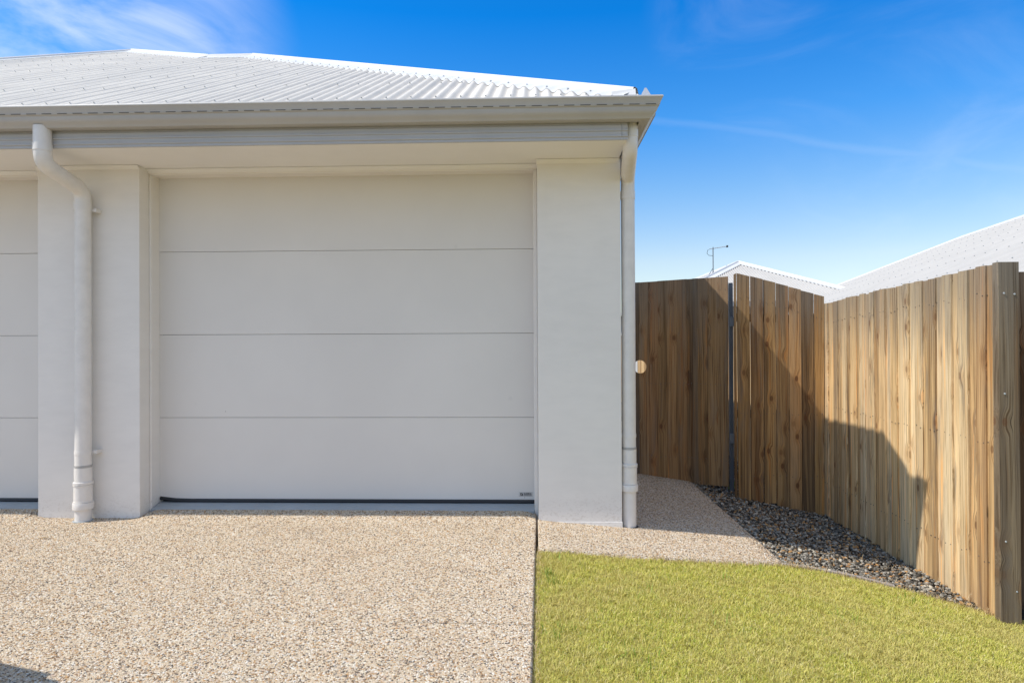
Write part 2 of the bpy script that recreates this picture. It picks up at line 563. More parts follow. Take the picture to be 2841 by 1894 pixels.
class G:
    """collects boxes, tubes and strips into one mesh"""
    def __init__(s):
        s.v, s.f = [], []

    def add(s, v, f):
        b = len(s.v)
        s.v += [tuple(x) for x in v]
        s.f += [tuple(i + b for i in q) for q in f]
        return s

    def box(s, x0, x1, y0, y1, z0, z1, rz=0, at=(0, 0, 0)):
        c, n = cos(rz), sin(rz)
        vs = []
        for x, y, z in [(x0, y0, z0), (x1, y0, z0), (x1, y1, z0), (x0, y1, z0), (x0, y0, z1), (x1, y0, z1), (x1, y1, z1), (x0, y1, z1)]:
            vs.append((at[0] + x * c - y * n, at[1] + x * n + y * c, at[2] + z))
        return s.add(vs, [(3, 2, 1, 0), (4, 5, 6, 7), (0, 1, 5, 4), (1, 2, 6, 5), (2, 3, 7, 6), (3, 0, 4, 7)])

    def sweep(s, path, r, n=20, cap=True):
        """tube along a path; r a number or one per point"""
        P = [Vector(p) for p in path]
        rr = r if isinstance(r, (list, tuple)) else [r] * len(P)
        rings = []
        up = Vector((.31, .2, .93))
        for i, p in enumerate(P):
            d = (P[min(i + 1, len(P) - 1)] - P[max(i - 1, 0)])
            d = d.normalized() if d.length > 1e-9 else Vector((0, 0, 1))
            if abs(d.z) > .6:
                a = Vector((1, 0, 0)) - d * d.x
            else:
                a = up - d * up.dot(d)
            if abs(d.x) < .2:
                a = Vector((1, 0, 0)) - d * d.x
            a.normalize()
            b = d.cross(a)
            rings.append([p + (a * cos(2 * pi * k / n) + b * sin(2 * pi * k / n)) * rr[i] for k in range(n)])
        vs = [q for ring in rings for q in ring]
        fs = []
        for i in range(len(P) - 1):
            for k in range(n):
                k2 = (k + 1) % n
                fs.append((i * n + k, i * n + k2, (i + 1) * n + k2, (i + 1) * n + k))
        if cap:
            fs.append(tuple(range(n))[::-1])
            fs.append(tuple((len(P) - 1) * n + k for k in range(n)))
        return s.add(vs, fs)

    def lathe(s, x, y, prof, n=24):
        """prof: (radius, z) list, upright turned piece"""
        vs = [(x + r * cos(2 * pi * k / n), y + r * sin(2 * pi * k / n), z) for r, z in prof for k in range(n)]
        fs = []
        for i in range(len(prof) - 1):
            for k in range(n):
                k2 = (k + 1) % n
                fs.append((i * n + k, i * n + k2, (i + 1) * n + k2, (i + 1) * n + k))
        fs.append(tuple(range(n))[::-1])
        fs.append(tuple((len(prof) - 1) * n + k for k in range(n)))
        return s.add(vs, fs)

    def extrude_x(s, prof, xa, xb, close=False):
        """profile in (y, z) drawn along x; xa, xb may be functions of the profile point"""
        fa = xa if callable(xa) else (lambda y, z: xa)
        fb = xb if callable(xb) else (lambda y, z: xb)
        n = len(prof)
        vs = [(fa(y, z), y, z) for y, z in prof] + [(fb(y, z), y, z) for y, z in prof]
        fs = [(i, i + 1, n + i + 1, n + i) for i in range(n - 1)]
        if close:
            fs.append((n - 1, 0, n, 2 * n - 1))
            fs += [tuple(range(n))[::-1], tuple(range(n, 2 * n))]
        return s.add(vs, fs)

    def obj(s, name, m, parent=None, smooth=False, bevel=0, seg=2):
        o = mesh(name, s.v, s.f, m, parent, smooth)
        if bevel:
            bm = bmesh.new()
            bm.from_mesh(o.data)
            bmesh.ops.bevel(bm, geom=bm.edges[:], offset=bevel, segments=seg, affect='EDGES', profile=.6)
            bm.to_mesh(o.data)
            bm.free()
        return o


def empty(name, loc=(0, 0, 0), label=None, cat=None, group=None):
    o = bpy.data.objects.new(name, None)
    o.empty_display_size = .2
    COL.objects.link(o)
    o.location = loc
    tag(o, label, cat, group)
    return o


def tag(o, label=None, cat=None, group=None, kind=None):
    for k, v in (('label', label), ('category', cat), ('group', group), ('kind', kind)):
        if v:
            o[k] = v
    return o


def smooth_by_angle(o, ang=35):
    me = o.data
    me.polygons.foreach_set('use_smooth', [True] * len(me.polygons))
    bm = bmesh.new()
    bm.from_mesh(me)
    for e in bm.edges:
        if len(e.link_faces) == 2 and e.calc_face_angle(0) > radians(ang):
            e.smooth = False
    bm.to_mesh(me)
    bm.free()
    return o


def in_poly(x, y, poly):
    c = np.zeros(x.shape, bool)
    n = len(poly)
    for i in range(n):
        x1, y1 = poly[i]
        x2, y2 = poly[(i + 1) % n]
        k = ((y1 > y) != (y2 > y)) & (x < (x2 - x1) * (y - y1) / (y2 - y1 + 1e-12) + x1)
        c ^= k
    return c


# ------------------------------------------------------------------ the lie of the land
def ground_z(x, y):
    x = np.asarray(x, float)
    y = np.asarray(y, float)
    z = np.where(x < 0, 0, np.where(x < 1.45, -.12 * x / 1.45, np.maximum(-.12 - .21 * (x - 1.45) / 1.1, -.335)))
    # the slab lifts a little to meet each garage threshold
    s = np.clip((y - 4.26) / .24, 0, 1)
    s = s * s * (3 - 2 * s)
    w1 = np.clip((x + 2.74) / .10, 0, 1) * np.clip((.04 - x) / .10, 0, 1)
    w2 = np.clip((-3.38 - x) / .10, 0, 1)
    return z + .035 * s * np.maximum(w1, w2)


def sheet(name, xs, ys, m, dz=0, keep=None, skirt=0, parent=None):
    xs, ys = np.asarray(xs), np.asarray(ys)
    X, Y = np.meshgrid(xs, ys)
    Z = ground_z(X, Y) + dz
    V = np.stack([X, Y, Z], -1).reshape(-1, 3)
    nx, ny = len(xs), len(ys)
    i = (np.arange(ny - 1)[:, None] * nx + np.arange(nx - 1)[None]).ravel()
    F = np.stack([i, i + 1, i + nx + 1, i + nx], -1)
    if keep is not None:
        cx = V[F].mean(1)
        F = F[in_poly(cx[:, 0], cx[:, 1], keep)]
    FS = [F]
    if skirt:
        b = len(V)
        V = np.concatenate([V, V - [0, 0, skirt]])
        e = []
        for k in range(ny - 1):
            r = k * nx + nx - 1
            e.append((r, r + b, r + nx + b, r + nx))
            r = k * nx
            e.append((r, r + nx, r + nx + b, r + b))
        for k in range(nx - 1):
            e.append((k, k + b, k + 1 + b, k + 1))
            r = (ny - 1) * nx + k
            e.append((r, r + 1, r + 1 + b, r + b))
        FS.append(np.array(e))
    o = bulk(name, V, FS, m, parent)
    return o


# ---- ground to the horizon
tag(mesh('ground', [(-400, -300, -.62), (400, -300, -.62), (400, 500, -.62), (-400, 500, -.62)], [(0, 1, 2, 3)], M['ground']), kind='structure')

# ---- driveway
drive = sheet('driveway', np.concatenate([np.arange(-9, -3.6, .2), np.arange(-3.6, .02, .05), [-.012, .012]]),
              np.concatenate([np.arange(-4, 2, .25), np.arange(2, 4.66, .04)]), M['agg'], 0, None, .14)
tag(drive, kind='structure')


def edge_x(y):
    """right edge of the driveway slab, not quite square to the house"""
    return .015 - (4.29 - y) * .0112


for v_ in drive.data.vertices:
    if v_.co.x > -.10:
        top_ = v_.co.z > -.05
        if v_.co.x > 0:
            v_.co.x = edge_x(v_.co.y) - (.004 if top_ else .003)
            v_.co.z -= .007 if top_ else 0
        elif v_.co.x > -.02:
            v_.co.x = edge_x(v_.co.y) - .013
# ---- footpath: an L along the house front and down its side
PATH_W = 1.475


def grid_path(name, x0, x1, y0, y1, m, dz, skirt):
    return sheet(name, np.linspace(x0, x1, max(2, int((x1 - x0) / .07))), np.linspace(y0, y1, max(2, int((y1 - y0) / .1))), m, dz, None, skirt)


path = grid_path('footpath', .0215, PATH_W, 3.80, 14.0, M['agg'], 0, .13)


def lawn_front(x):
    return np.interp(x, [.03, .69, 1.10, 1.50, 1.63], [3.79, 3.815, 3.86, 3.93, 3.965])


for v_ in path.data.vertices:
    fy = float(lawn_front(v_.co.x)) + .004
    drop_ = v_.co.z - float(ground_z(v_.co.x, v_.co.y))
    v_.co.y = fy + (v_.co.y - 3.80) * (14.0 - fy) / 10.2
    v_.co.z = float(ground_z(v_.co.x, v_.co.y)) + drop_
tag(path, kind='structure')
# saw cut across the driveway
sc_ = G()
for i in range(9):
    xa, xb = -.60 + i * .066, -.60 + (i + 1) * .066
    ya, yb = 2.77 - .0016 * i, 2.77 - .0016 * (i + 1)
    za, zb = float(ground_z(xa, ya)) + .0035, float(ground_z(xb, yb)) + .0035
    sc_.add([(xa, ya, za), (xb, yb, zb), (xb, yb + .0022, zb), (xa, ya + .0022, za)], [(0, 1, 2, 3)])
sc_.obj('saw_cut', M['soil'], drive)

# ---- lawn and gravel outlines (in plan)
LAWN = [(-.012, 3.79), (.69, 3.815), (1.10, 3.86), (1.50, 3.93), (1.63, 3.965), (1.91, 3.965), (2.17, 3.90), (2.42, 3.83), (2.62, 3.70),
        (2.72, 3.64), (4.2, 3.62), (4.2, -3), (-.012, -3)]
BED = [(PATH_W, 3.97), (1.66, 3.99), (1.92, 4.00), (2.18, 3.93), (2.44, 3.86), (2.58, 3.75), (2.60, 6.0), (2.72, 14), (PATH_W, 14)]
lawn = sheet('lawn', np.arange(-.03, 4.25, .06), np.arange(-3, 4.05, .06), M['turf'], -.022, [(-.1, 3.80), (.69, 3.83), (1.10, 3.88), (1.50, 3.96), (1.63, 4.0), (1.91, 4.0), (2.17, 3.95), (2.42, 3.88), (2.62, 3.76), (2.72, 3.7), (4.3, 3.7), (4.3, -3.1), (-.1, -3.1)], 0)
tag(lawn, kind='structure')
bed = sheet('gravel_bed', np.arange(1.44, 2.86, .06), np.arange(3.7, 14.1, .1), M['gravelbed'], -.030, None, 0)
tag(bed, kind='structure')
sub = sheet('subsoil', np.arange(-.3, 9, .2), np.arange(-4, 30, .5), M['soil'], -.16, None, 0)
tag(sub, kind='structure')

# ---- curved concrete mowing edge between lawn and gravel
eg = G()
epts = [(1.485, 3.945), (1.55, 3.962), (1.63, 3.978), (1.72, 3.988), (1.82, 3.990), (1.92, 3.984), (2.02, 3.962), (2.12, 3.935)]
for (xa, ya), (xb, yb) in zip(epts[:-1], epts[1:]):
    d = Vector((xb - xa, yb - ya)).normalized()
    nx, ny = -d.y * .020, d.x * .020
    za, zb = float(ground_z(xa, ya)) - .002, float(ground_z(xb, yb)) - .002
    q = [(xa - nx, ya - ny), (xb - nx, yb - ny), (xb + nx, yb + ny), (xa + nx, ya + ny)]
    zz = [za, zb, zb, za]
    eg.add([(x, y, z - .12) for (x, y), z in zip(q, zz)] + [(x, y, z) for (x, y), z in zip(q, zz)],
           [(4, 5, 6, 7), (0, 1, 5, 4), (2, 3, 7, 6)] + ([(3, 0, 4, 7)] if xa < 1.5 else []))
edge = eg.obj('garden_edging', M['edging'])
tag(edge, 'pale grey concrete edging strip curving between the lawn and the gravel', 'edging')

# ------------------------------------------------------------------ the house
house = empty('garage_house', (-1.4, 4.41, 0), 'white rendered house with two grey garage doors and a pale corrugated steel roof', 'house')
HL = house.location.copy()


def hp(o):
    """make o a part of the house keeping its place"""
    o.parent = house
    o.location = -HL
    return o


YW, YI, YD = 4.41, 4.52, 4.63
ZS = 2.42
for nm, x0, x1 in (('pillar', -3.426, -2.708), ('pillar', .027, .587), ('pillar', -6.9, -6.18)):
    g = G()
    g.box(x0, x1, YW, YI + .02, -.3, ZS + .02)
    o = hp(g.obj('pillar', M['wall'], None, False, .006, 2))
    if x0 > 0:
        pl = G().box(x0 - .003, x1 + .003, YW - .003, YW + .1, -.3, -.012)
        hp(pl.obj('plinth', M['wall'], None, False, .002, 1))
# recessed inner walls: jambs and lintels (one mesh each)
for x0, x1 in ((-6.9, -6.14), (-3.44, -2.697), (.006, .587)):
    hp(G().box(x0, x1, YI + .022, YD + .12, -.3, ZS + .2).obj('wall', M['wall'], None, False, .004, 1))
g = G().box(-6.14, -3.44, YI, YD + .12, 2.385, ZS + .2)
hp(g.obj('lintel', M['wall'], None, False, .004, 1))
g = G().box(-2.7085, .0265, YI, YD + .12, 2.385, ZS + .2)
hp(g.obj('lintel', M['wall'], None, False, .004, 1))
for x0, x1 in ((-2.7075, -2.692), (.0005, .0265)):
    hp(G().box(x0, x1, YI, YI + .020, -.1, 2.384).obj('jamb', M['wall'], None, False, .003, 1))
# side and back walls
g = G().box(.567, .585, YI + .03, 12.0, -.4, ZS + .25)
hp(g.obj('wall', M['wall']))
g = G().box(-9.8, .56, 11.9, 12.05, -.4, ZS + .25)
hp(g.obj('wall', M['wall']))
hp(G().box(-10, -9.8, YW, 12.0, -.4, ZS + .25).obj('wall', M['wall']))
hp(G().box(-9.8, -6.9, YW + .1, YW + .25, -.4, ZS + .2).obj('wall', M['wall']))
# soffit and the little cornice bead under it
g = G().box(-10, .575, 4.004, YI + .03, ZS, ZS + .018)
hp(g.obj('soffit', M['soffit']))


def cornice(x0, x1, y, mitre=0):
    pr = [(y - .032, ZS - .0015), (y - .032, ZS - .005), (y - .020, ZS - .009), (y - .011, ZS - .016), (y - .007, ZS - .024), (y + .003, ZS - .026)]
    return G().extrude_x(pr, x0, x1)


for x0, x1, y in ((-6.18, -3.426, YI), (-3.43, -2.704, YW), (-2.708, .027, YI), (.022, .577, YW)):
    hp(smooth_by_angle(cornice(x0, x1, y).obj('cornice', M['soffit']), 20))
# fascia: ribbed steel board
fp = [(4.006, 2.420), (4.000, 2.420), (3.998, 2.424), (4.000, 2.437), (3.994, 2.441), (3.994, 2.449), (4.000, 2.453), (4.0, 2.472), (3.994, 2.476), (3.994, 2.484), (4.000, 2.488), (4.0, 2.512), (4.005, 2.515), (4.005, 2.60), (4.012, 2.60)]
hp(G().extrude_x(fp, -10, .542).obj('fascia', M['trim']))
fr = [(y - .001, z) for y, z in fp]
hp(G().extrude_x(fr, .5435, .578).obj('fascia_corner', M['trim']))
# the side return of the fascia
g = G().box(.586, .594, 4.15, 12.0, 2.42, 2.60)
hp(g.obj('fascia', M['trim']))
# gutter: front run and side run, mitred at the corner (outward offset, height)
GP = [(-.012, 2.600), (-.012, 2.640), (-.0075, 2.6475), (-.002, 2.6488), (.0018, 2.6465), (.0042, 2.642), (.0045, 2.6375), (.0015, 2.6335), (-.0085, 2.6135), (-.015, 2.594), (-.024, 2.590), (-.027, 2.570),
      (-.036, 2.557), (-.048, 2.549), (-.061, 2.530), (-.066, 2.528), (-.118, 2.528), (-.118, 2.62)]
YL, XL = 3.88, .767                                   # lip lines
v, f = [], []
n = len(GP)
for (o_, z) in GP:
    v += [(-10, YL - o_, z), (XL + o_, YL - o_, z)]
for i in range(n - 1):
    f.append((2 * i, 2 * i + 1, 2 * i + 3, 2 * i + 2))
gutter = mesh('gutter', v, f, M['trim'])
smooth_by_angle(hp(gutter), 28)
v, f = [], []
for (o_, z) in GP:
    v += [(XL + o_, YL - o_, z), (XL + o_, 12.0, z)]
for i in range(n - 1):
    f.append((2 * i, 2 * i + 1, 2 * i + 3, 2 * i + 2))
gs = mesh('gutter', v, f, M['trim'])
smooth_by_angle(hp(gs), 28)
slot0 = None
k = 0
x = .70
while x > -6.0:
    if slot0 is None:
        so = mesh('overflow_slot', [(-.030, 0, -.0018), (.030, 0, -.0018), (.031, -.003, .0022), (-.031, -.003, .0022), (-.031, .006, .0022), (.031, .006, .0022)],
                  [(0, 1, 2, 3), (3, 2, 5, 4)], M['slot'])
        slot0 = so
    else:
        so = slot0.copy()
        COL.objects.link(so)
    so.parent = gutter
    so.location = (x, YL + .0135, 2.598)
    x -= .0965
# raised flashing along the side eave, raked up from the front corner
pr = [(4.09, 2.60), (4.09, 2.68), (4.41, 2.895), (4.5, 2.90), (11.5, 2.90), (11.5, 2.60)]
vs = [(.752, y, z) for y, z in pr] + [(.764, y, z) for y, z in pr]
m_ = len(pr)
fs = [tuple(range(m_)), tuple(range(m_, 2 * m_))[::-1]] + [(i, i + m_, (i + 1) % m_ + m_, (i + 1) % m_) for i in range(m_)]
hp(mesh('side_flashing', vs, fs, M['trim']))

# ---- roof
TP = .515
EY, EZ = 3.925, 2.652


def rz_(y):
    return EZ + TP * (y - EY)


HIP0 = (.625, 3.99)
R1 = (-3.50, 8.10)
R0 = (-4.06, 8.10)
PK = (-6.16, 9.86)
LE = (-7.02, 8.35)
LB = (-9.4, 4.2)


def top_y(x):
    pts = [LB, LE, PK, R0, R1, (.70, 3.93)]
    return float(np.interp(x, [p[0] for p in pts], [p[1] for p in pts]))


pitch, per, amp = .0762, 8, .0118
RIB = {}
rr0 = random.Random(4)
for k_ in range(-140, 12):
    RIB[k_] = amp * (1 + .10 * (-1) ** k_ + rr0.uniform(-.07, .07)) + (.0014 if k_ % 10 == 0 else 0)


def rib(x):
    k_ = math.floor(x / pitch)
    v_ = sin(2 * pi * x / pitch)
    return RIB.get(k_, amp) * v_ if v_ > 0 else amp * v_


xs = np.arange(-9.35, .705, pitch / per)
nz_ = 1 / sqrt(1 + TP * TP)
NV = np.array([0, -TP * nz_, nz_])
V, F = [], []
ROWS = 2
for x in xs:
    a = rib(x)
    ty = max(top_y(x), EY + .01)
    for r in range(ROWS):
        y = EY + (ty - EY) * r / (ROWS - 1)
        V.append((x, y + NV[1] * a, rz_(y) + NV[2] * a))
for i in range(len(xs) - 1):
    F.append((2 * i, 2 * i + 2, 2 * i + 3, 2 * i + 1))
roof = hp(mesh('roof_sheet', V, F, M['roof'], None, True))


# side and rear slopes
def plane_part(name, pts, m):
    return hp(mesh(name, pts, [tuple(range(len(pts)))], m))


plane_part('roof_sheet', [(.74, 4.0, EZ), (.74, 12.3, EZ), (R1[0], R1[1] + .02, rz_(R1[1]) - .01)], M['roof'])
plane_part('roof_sheet', [(.72, 12.4, EZ), (-9.6, 12.4, EZ), (PK[0], PK[1] + .05, rz_(PK[1]) - .01), (R0[0], R0[1] + .05, rz_(R0[1]) - .01), (R1[0], R1[1] + .04, rz_(R1[1]) - .01)], M['roof'])
plane_part('roof_sheet', [(-9.6, 12.3, EZ), (LB[0], LB[1], EZ + .13), (LE[0], LE[1], rz_(LE[1]) - .01), (PK[0], PK[1], rz_(PK[1]) - .01)], M['roof'])


def ridge_cap(a, b, front, rear, df, dr, w=.15, lift=.013, top=.030, par=True, name='ridge_cap'):
    """folded cap from a to b; front and rear are plan directions of its wings, df, dr the drop per metre along them"""
    pa, pb = Vector(a), Vector(b)
    F_, R_ = Vector((*front, 0)).normalized(), Vector((*rear, 0)).normalized()
    up = Vector((0, 0, 1))
    pr = [F_ * w + up * (-df * w + lift - .008), F_ * w + up * (-df * w + lift), F_ * .030 + up * (-df * .030 + lift + .004),
          F_ * .022 + up * (lift + top * .55), F_ * .008 + up * (lift + top), R_ * .008 + up * (lift + top), R_ * .022 + up * (lift + top * .55),
          R_ * .030 + up * (-dr * .030 + lift), R_ * w + up * (-dr * w + lift)]
    vs = [pa + p for p in pr] + [pb + p for p in pr]
    n = len(pr)
    fs = [(i, i + 1, n + i + 1, n + i) for i in range(n - 1)]
    return mesh(name, vs, fs, M['cap'])


q = TP / sqrt(2)


def scalloped_cap(a, b, w, top):
    """hip cap whose front edge is dressed down over the corrugations"""
    A, B = Vector((*a, rz_(a[1]))), Vector((*b, rz_(b[1])))
    L = (B - A)
    n = int(Vector((L.x, L.y)).length / .006)
    d = Vector((L.x, L.y, 0)).normalized()
    fr = Vector((d.y, -d.x, 0))
    if fr.y > 0:
        fr = -fr
    v, f = [], []
    for i in range(n + 1):
        p = A + L * (i / n)
        e = p + fr * w
        a_ = rib(e.x)
        ez = rz_(e.y) + a_ + .0035
        m_ = p + fr * (w - .045)
        mz = rz_(m_.y) + amp + .008
        k_ = p + fr * .035
        kz = rz_(k_.y) + amp + top * .45
        v += [(e.x, e.y, ez), (m_.x, m_.y, mz), (k_.x, k_.y, kz), (p.x + fr.x * .018, p.y + fr.y * .018, p.z + amp + top * .9), (p.x, p.y, p.z + amp + top),
              (p.x - fr.x * .018, p.y - fr.y * .018, p.z + amp + top * .9), (p.x - fr.x * .035, p.y - fr.y * .035, p.z + top * .45 - .01), (p.x - fr.x * w, p.y - fr.y * w, p.z - q * w + .012)]
    for i in range(n):
        for k in range(7):
            f.append((i * 8 + k, i * 8 + k + 1, (i + 1) * 8 + k + 1, (i + 1) * 8 + k))
    return smooth_by_angle(mesh('ridge_cap', v, f, M['cap']), 40)


d1 = Vector((R1[0] - HIP0[0], R1[1] - HIP0[1], 0)).normalized()
hp(scalloped_cap(HIP0, R1, .155, .040))
hp(ridge_cap((R1[0] + .04, R1[1], rz_(R1[1]) + .002), (R0[0] - .06, R0[1], rz_(R0[1]) + .002), (0, -1), (0, 1), TP, TP))
hp(scalloped_cap(R0, PK, .155, .035))
hp(ridge_cap((PK[0], PK[1], rz_(PK[1])), (LB[0], LB[1], rz_(LB[1])), (1, -.5), (-1, .5), .21, .6))
# small flashing plate closing the hip foot above the gutter
hp(mesh('hip_flashing', [(.475, 3.93, 2.668), (.618, 3.93, 2.668), (.622, 3.972, 2.722), (.475, 3.945, 2.695)], [(0, 1, 2, 3)], M['cap']))
# roof screws: rows along the battens, every second or third crest
sg = G()
row = 0
for yy in [EY + .05, 4.75, 5.6, 6.45, 7.25, 7.95, 8.65, 9.25]:
    cr = math.floor((.66) / pitch) * pitch + pitch * .25
    stp = 2
    kx = 0
    while cr > -9:
        if yy < top_y(cr) - .25:
            z = rz_(yy) + NV[2] * amp
            y = yy + NV[1] * amp
            r_, h_ = .0046, .0085
            vs = []
            for hh, rad in ((0, r_ * 1.35), (.002, r_ * 1.35), (.003, r_), (h_, r_)):
                for s_ in range(6):
                    an = s_ * pi / 3
                    e1 = Vector((1, 0, 0)) * cos(an) * rad + Vector((0, NV[2], -NV[1])) * sin(an) * rad
                    vs.append((cr + e1.x, y + e1.y + NV[1] * hh, z + e1.z + NV[2] * hh))
            fs = [(a * 6 + b, a * 6 + (b + 1) % 6, (a + 1) * 6 + (b + 1) % 6, (a + 1) * 6 + b) for a in range(3) for b in range(6)] + [tuple(18 + b for b in range(6))]
            sg.add(vs, fs)
        cr -= pitch * (2 if row == 0 else (3 if kx % 2 else 2))
        kx += 1
    row += 1
scr = hp(sg.obj('roof_screws', M['screw']))
scr['kind'] = 'stuff'
sg = G()
for k in range(30):
    t = .012 + k / 31
    px_ = HIP0[0] + (R1[0] - HIP0[0]) * t - .115 * .707
    py_ = HIP0[1] + (R1[1] - HIP0[1]) * t - .115 * .707
    pz_ = rz_(HIP0[1] + (R1[1] - HIP0[1]) * t) - q * .115 + .013
    sg.lathe(px_, py_, [(.008, pz_ - .002), (.008, pz_ + .003), (.006, pz_ + .004), (.006, pz_ + .011)], 6)
scr = hp(sg.obj('cap_screws', M['screw']))
scr['kind'] = 'stuff'


# ---- garage doors
def garage_door(x0, x1, sticker):
    fr_ = hp(G().box(x0 - .05, x1 + .05, YD + .045, YD + .06, 0, 2.5).obj('garage_door', M['dark']))
    zs = [.078, .664, 1.259, 1.855, 2.452]
    for a, b in zip(zs[:-1], zs[1:]):
        pn = G().box(x0 - .04, x1 + .04, YD, YD + .04, a + .0012, b - .0012).obj('door_panel', M['door'], fr_, False, .0016, 2)
        pn.location = (0, 0, 0)
    # rubber seal, lifting at the left end where the slab rises
    v, f = [], []
    N = 24
    for i in range(N + 1):
        x = x0 + (x1 - x0) * i / N
        lift = .016 * max(0, 1 - (x - x0) / .17) ** 1.6
        v += [(x, YD - .004, .058 + lift), (x, YD - .012, .066 + lift), (x, YD - .006, .083 + lift), (x, YD + .02, .083 + lift), (x, YD + .02, .058 + lift)]
    for i in range(N):
        for k in range(4):
            f.append((i * 5 + k, i * 5 + k + 1, (i + 1) * 5 + k + 1, (i + 1) * 5 + k))
    mesh('bottom_seal', v, f, M['rubber'], fr_)
    if sticker:
        make_sticker(fr_, x1)
    return fr_


def text_faces(body, size, bold=.0):
    cu = bpy.data.curves.new('lettering', 'FONT')
    cu.body = body
    cu.size = size
    cu.offset = bold
    cu.extrude = .0004
    cu.resolution_u = 2
    o = bpy.data.objects.new('lettering', cu)
    COL.objects.link(o)
    dg = bpy.context.evaluated_depsgraph_get()
    dg.update()
    me = bpy.data.meshes.new_from_object(o.evaluated_get(dg))
    vs = [v.co.copy() for v in me.vertices]
    fs = [tuple(p.vertices) for p in me.polygons]
    bpy.data.objects.remove(o)
    bpy.data.curves.remove(cu)
    bpy.data.meshes.remove(me)
    return vs, fs


def make_sticker(par, x1):
    ox, oz, y = x1 - .110, .106, YD - .0012          # lower left corner of the plate
    W_, H_ = .098, .030
    v = [(ox, y, oz), (ox + W_, y, oz), (ox + W_, y, oz + H_), (ox, y, oz + H_), (ox, y + .001, oz), (ox + W_, y + .001, oz), (ox + W_, y + .001, oz + H_), (ox, y + .001, oz + H_)]
    f = [(0, 1, 2, 3), (1, 0, 4, 5), (2, 1, 5, 6), (3, 2, 6, 7), (0, 3, 7, 4)]
    fm = [0] * 5
    # thin frame line
    for a, b, c, d in ((.001, W_ - .001, .0012, .0018), (.001, W_ - .001, H_ - .0018, H_ - .0012)):
        i = len(v)
        v += [(ox + a, y - .0005, oz + c), (ox + b, y - .0005, oz + c), (ox + b, y - .0005, oz + d), (ox + a, y - .0005, oz + d)]
        f.append((i, i + 1, i + 2, i + 3))
        fm.append(1)
    # square emblem with a pale sweeping leaf shape cut in it
    i = len(v)
    ex, ez, es = ox + .010, oz + .0055, .019
    v += [(ex, y - .0005, ez), (ex + es, y - .0005, ez), (ex + es, y - .0005, ez + es), (ex, y - .0005, ez + es)]
    f.append((i, i + 1, i + 2, i + 3))
    fm.append(1)
    i = len(v)
    N = 10
    for k in range(N + 1):
        a = pi / 2 * k / N
        v.append((ex + es * (1 - .78 * cos(a) - .05), y - .0009, ez + es * (.10 + .84 * sin(a))))
        v.append((ex + es * (1 - .60 * cos(a) - .02), y - .0009, ez + es * (.10 + .70 * sin(a))))
    for k in range(N):
        f.append((i + 2 * k, i + 2 * k + 1, i + 2 * k + 3, i + 2 * k + 2))
        fm.append(0)
    for body, size, dx, dz, wid, bold in (('GLIDEROL', .0135, .034, .0150, .056, .0006), ('GARAGE DOORS', .0078, .034, .0060, .056, .0002)):
        tv, tf = text_faces(body, size, bold)
        xm = max(p.x for p in tv)
        i = len(v)
        v += [(ox + dx + p.x * wid / xm, y - .0006 - p.z, oz + dz + p.y) for p in tv]
        f += [tuple(i + k for k in q_) for q_ in tf]
        fm += [1] * len(tf)
    # small tick mark under the plate
    i = len(v)
    v += [(ox + .040, y, oz - .012), (ox + .042, y, oz - .012), (ox + .042, y, oz - .003), (ox + .040, y, oz - .003)]
    f.append((i, i + 1, i + 2, i + 3))
    fm.append(1)
    mesh('maker_sticker', v, f, None, par, mats=[M['label'], M['ink']], fm=fm)


garage_door(-2.69, .0, True)
garage_door(-6.13, -3.43, False)
# concrete thresholds in front of the doors
for x0, x1 in ((-2.690, .0), (-6.13, -3.43)):
    v, f = [], []
    N = 30
    rr_ = random.Random(3)
    for i in range(N + 1):
        x = x0 + (x1 - x0) * i / N
        w = .003 * sin(i * 1.7) + rr_.uniform(-.001, .001)
        v += [(x, 4.505 + w, .0), (x, 4.507 + w, .032), (x, 4.518 + w, .040), (x, 4.615, .056), (x, 4.66, .058)]
    for i in range(N):
        for k in range(4):
            f.append((i * 5 + k, (i + 1) * 5 + k, (i + 1) * 5 + k + 1, i * 5 + k + 1))
    hp(smooth_by_angle(mesh('threshold', v, f, M['conc']), 30))


# ---- downpipes
def round_path(pts, rad, n=7):
    out = [Vector(pts[0])]
    for a, b, c in zip(pts[:-2], pts[1:-1], pts[2:]):
        a, b, c = Vector(a), Vector(b), Vector(c)
        u, w = (a - b).normalized(), (c - b).normalized()
        d = min(rad, (a - b).length * .49, (c - b).length * .49)
        for k in range(n + 1):
            t = k / n
            p0, p1 = b + u * d, b + w * d
            out.append(p0 * (1 - t) ** 2 + b * 2 * t * (1 - t) + p1 * t * t)
    out.append(Vector(pts[-1]))
    return out


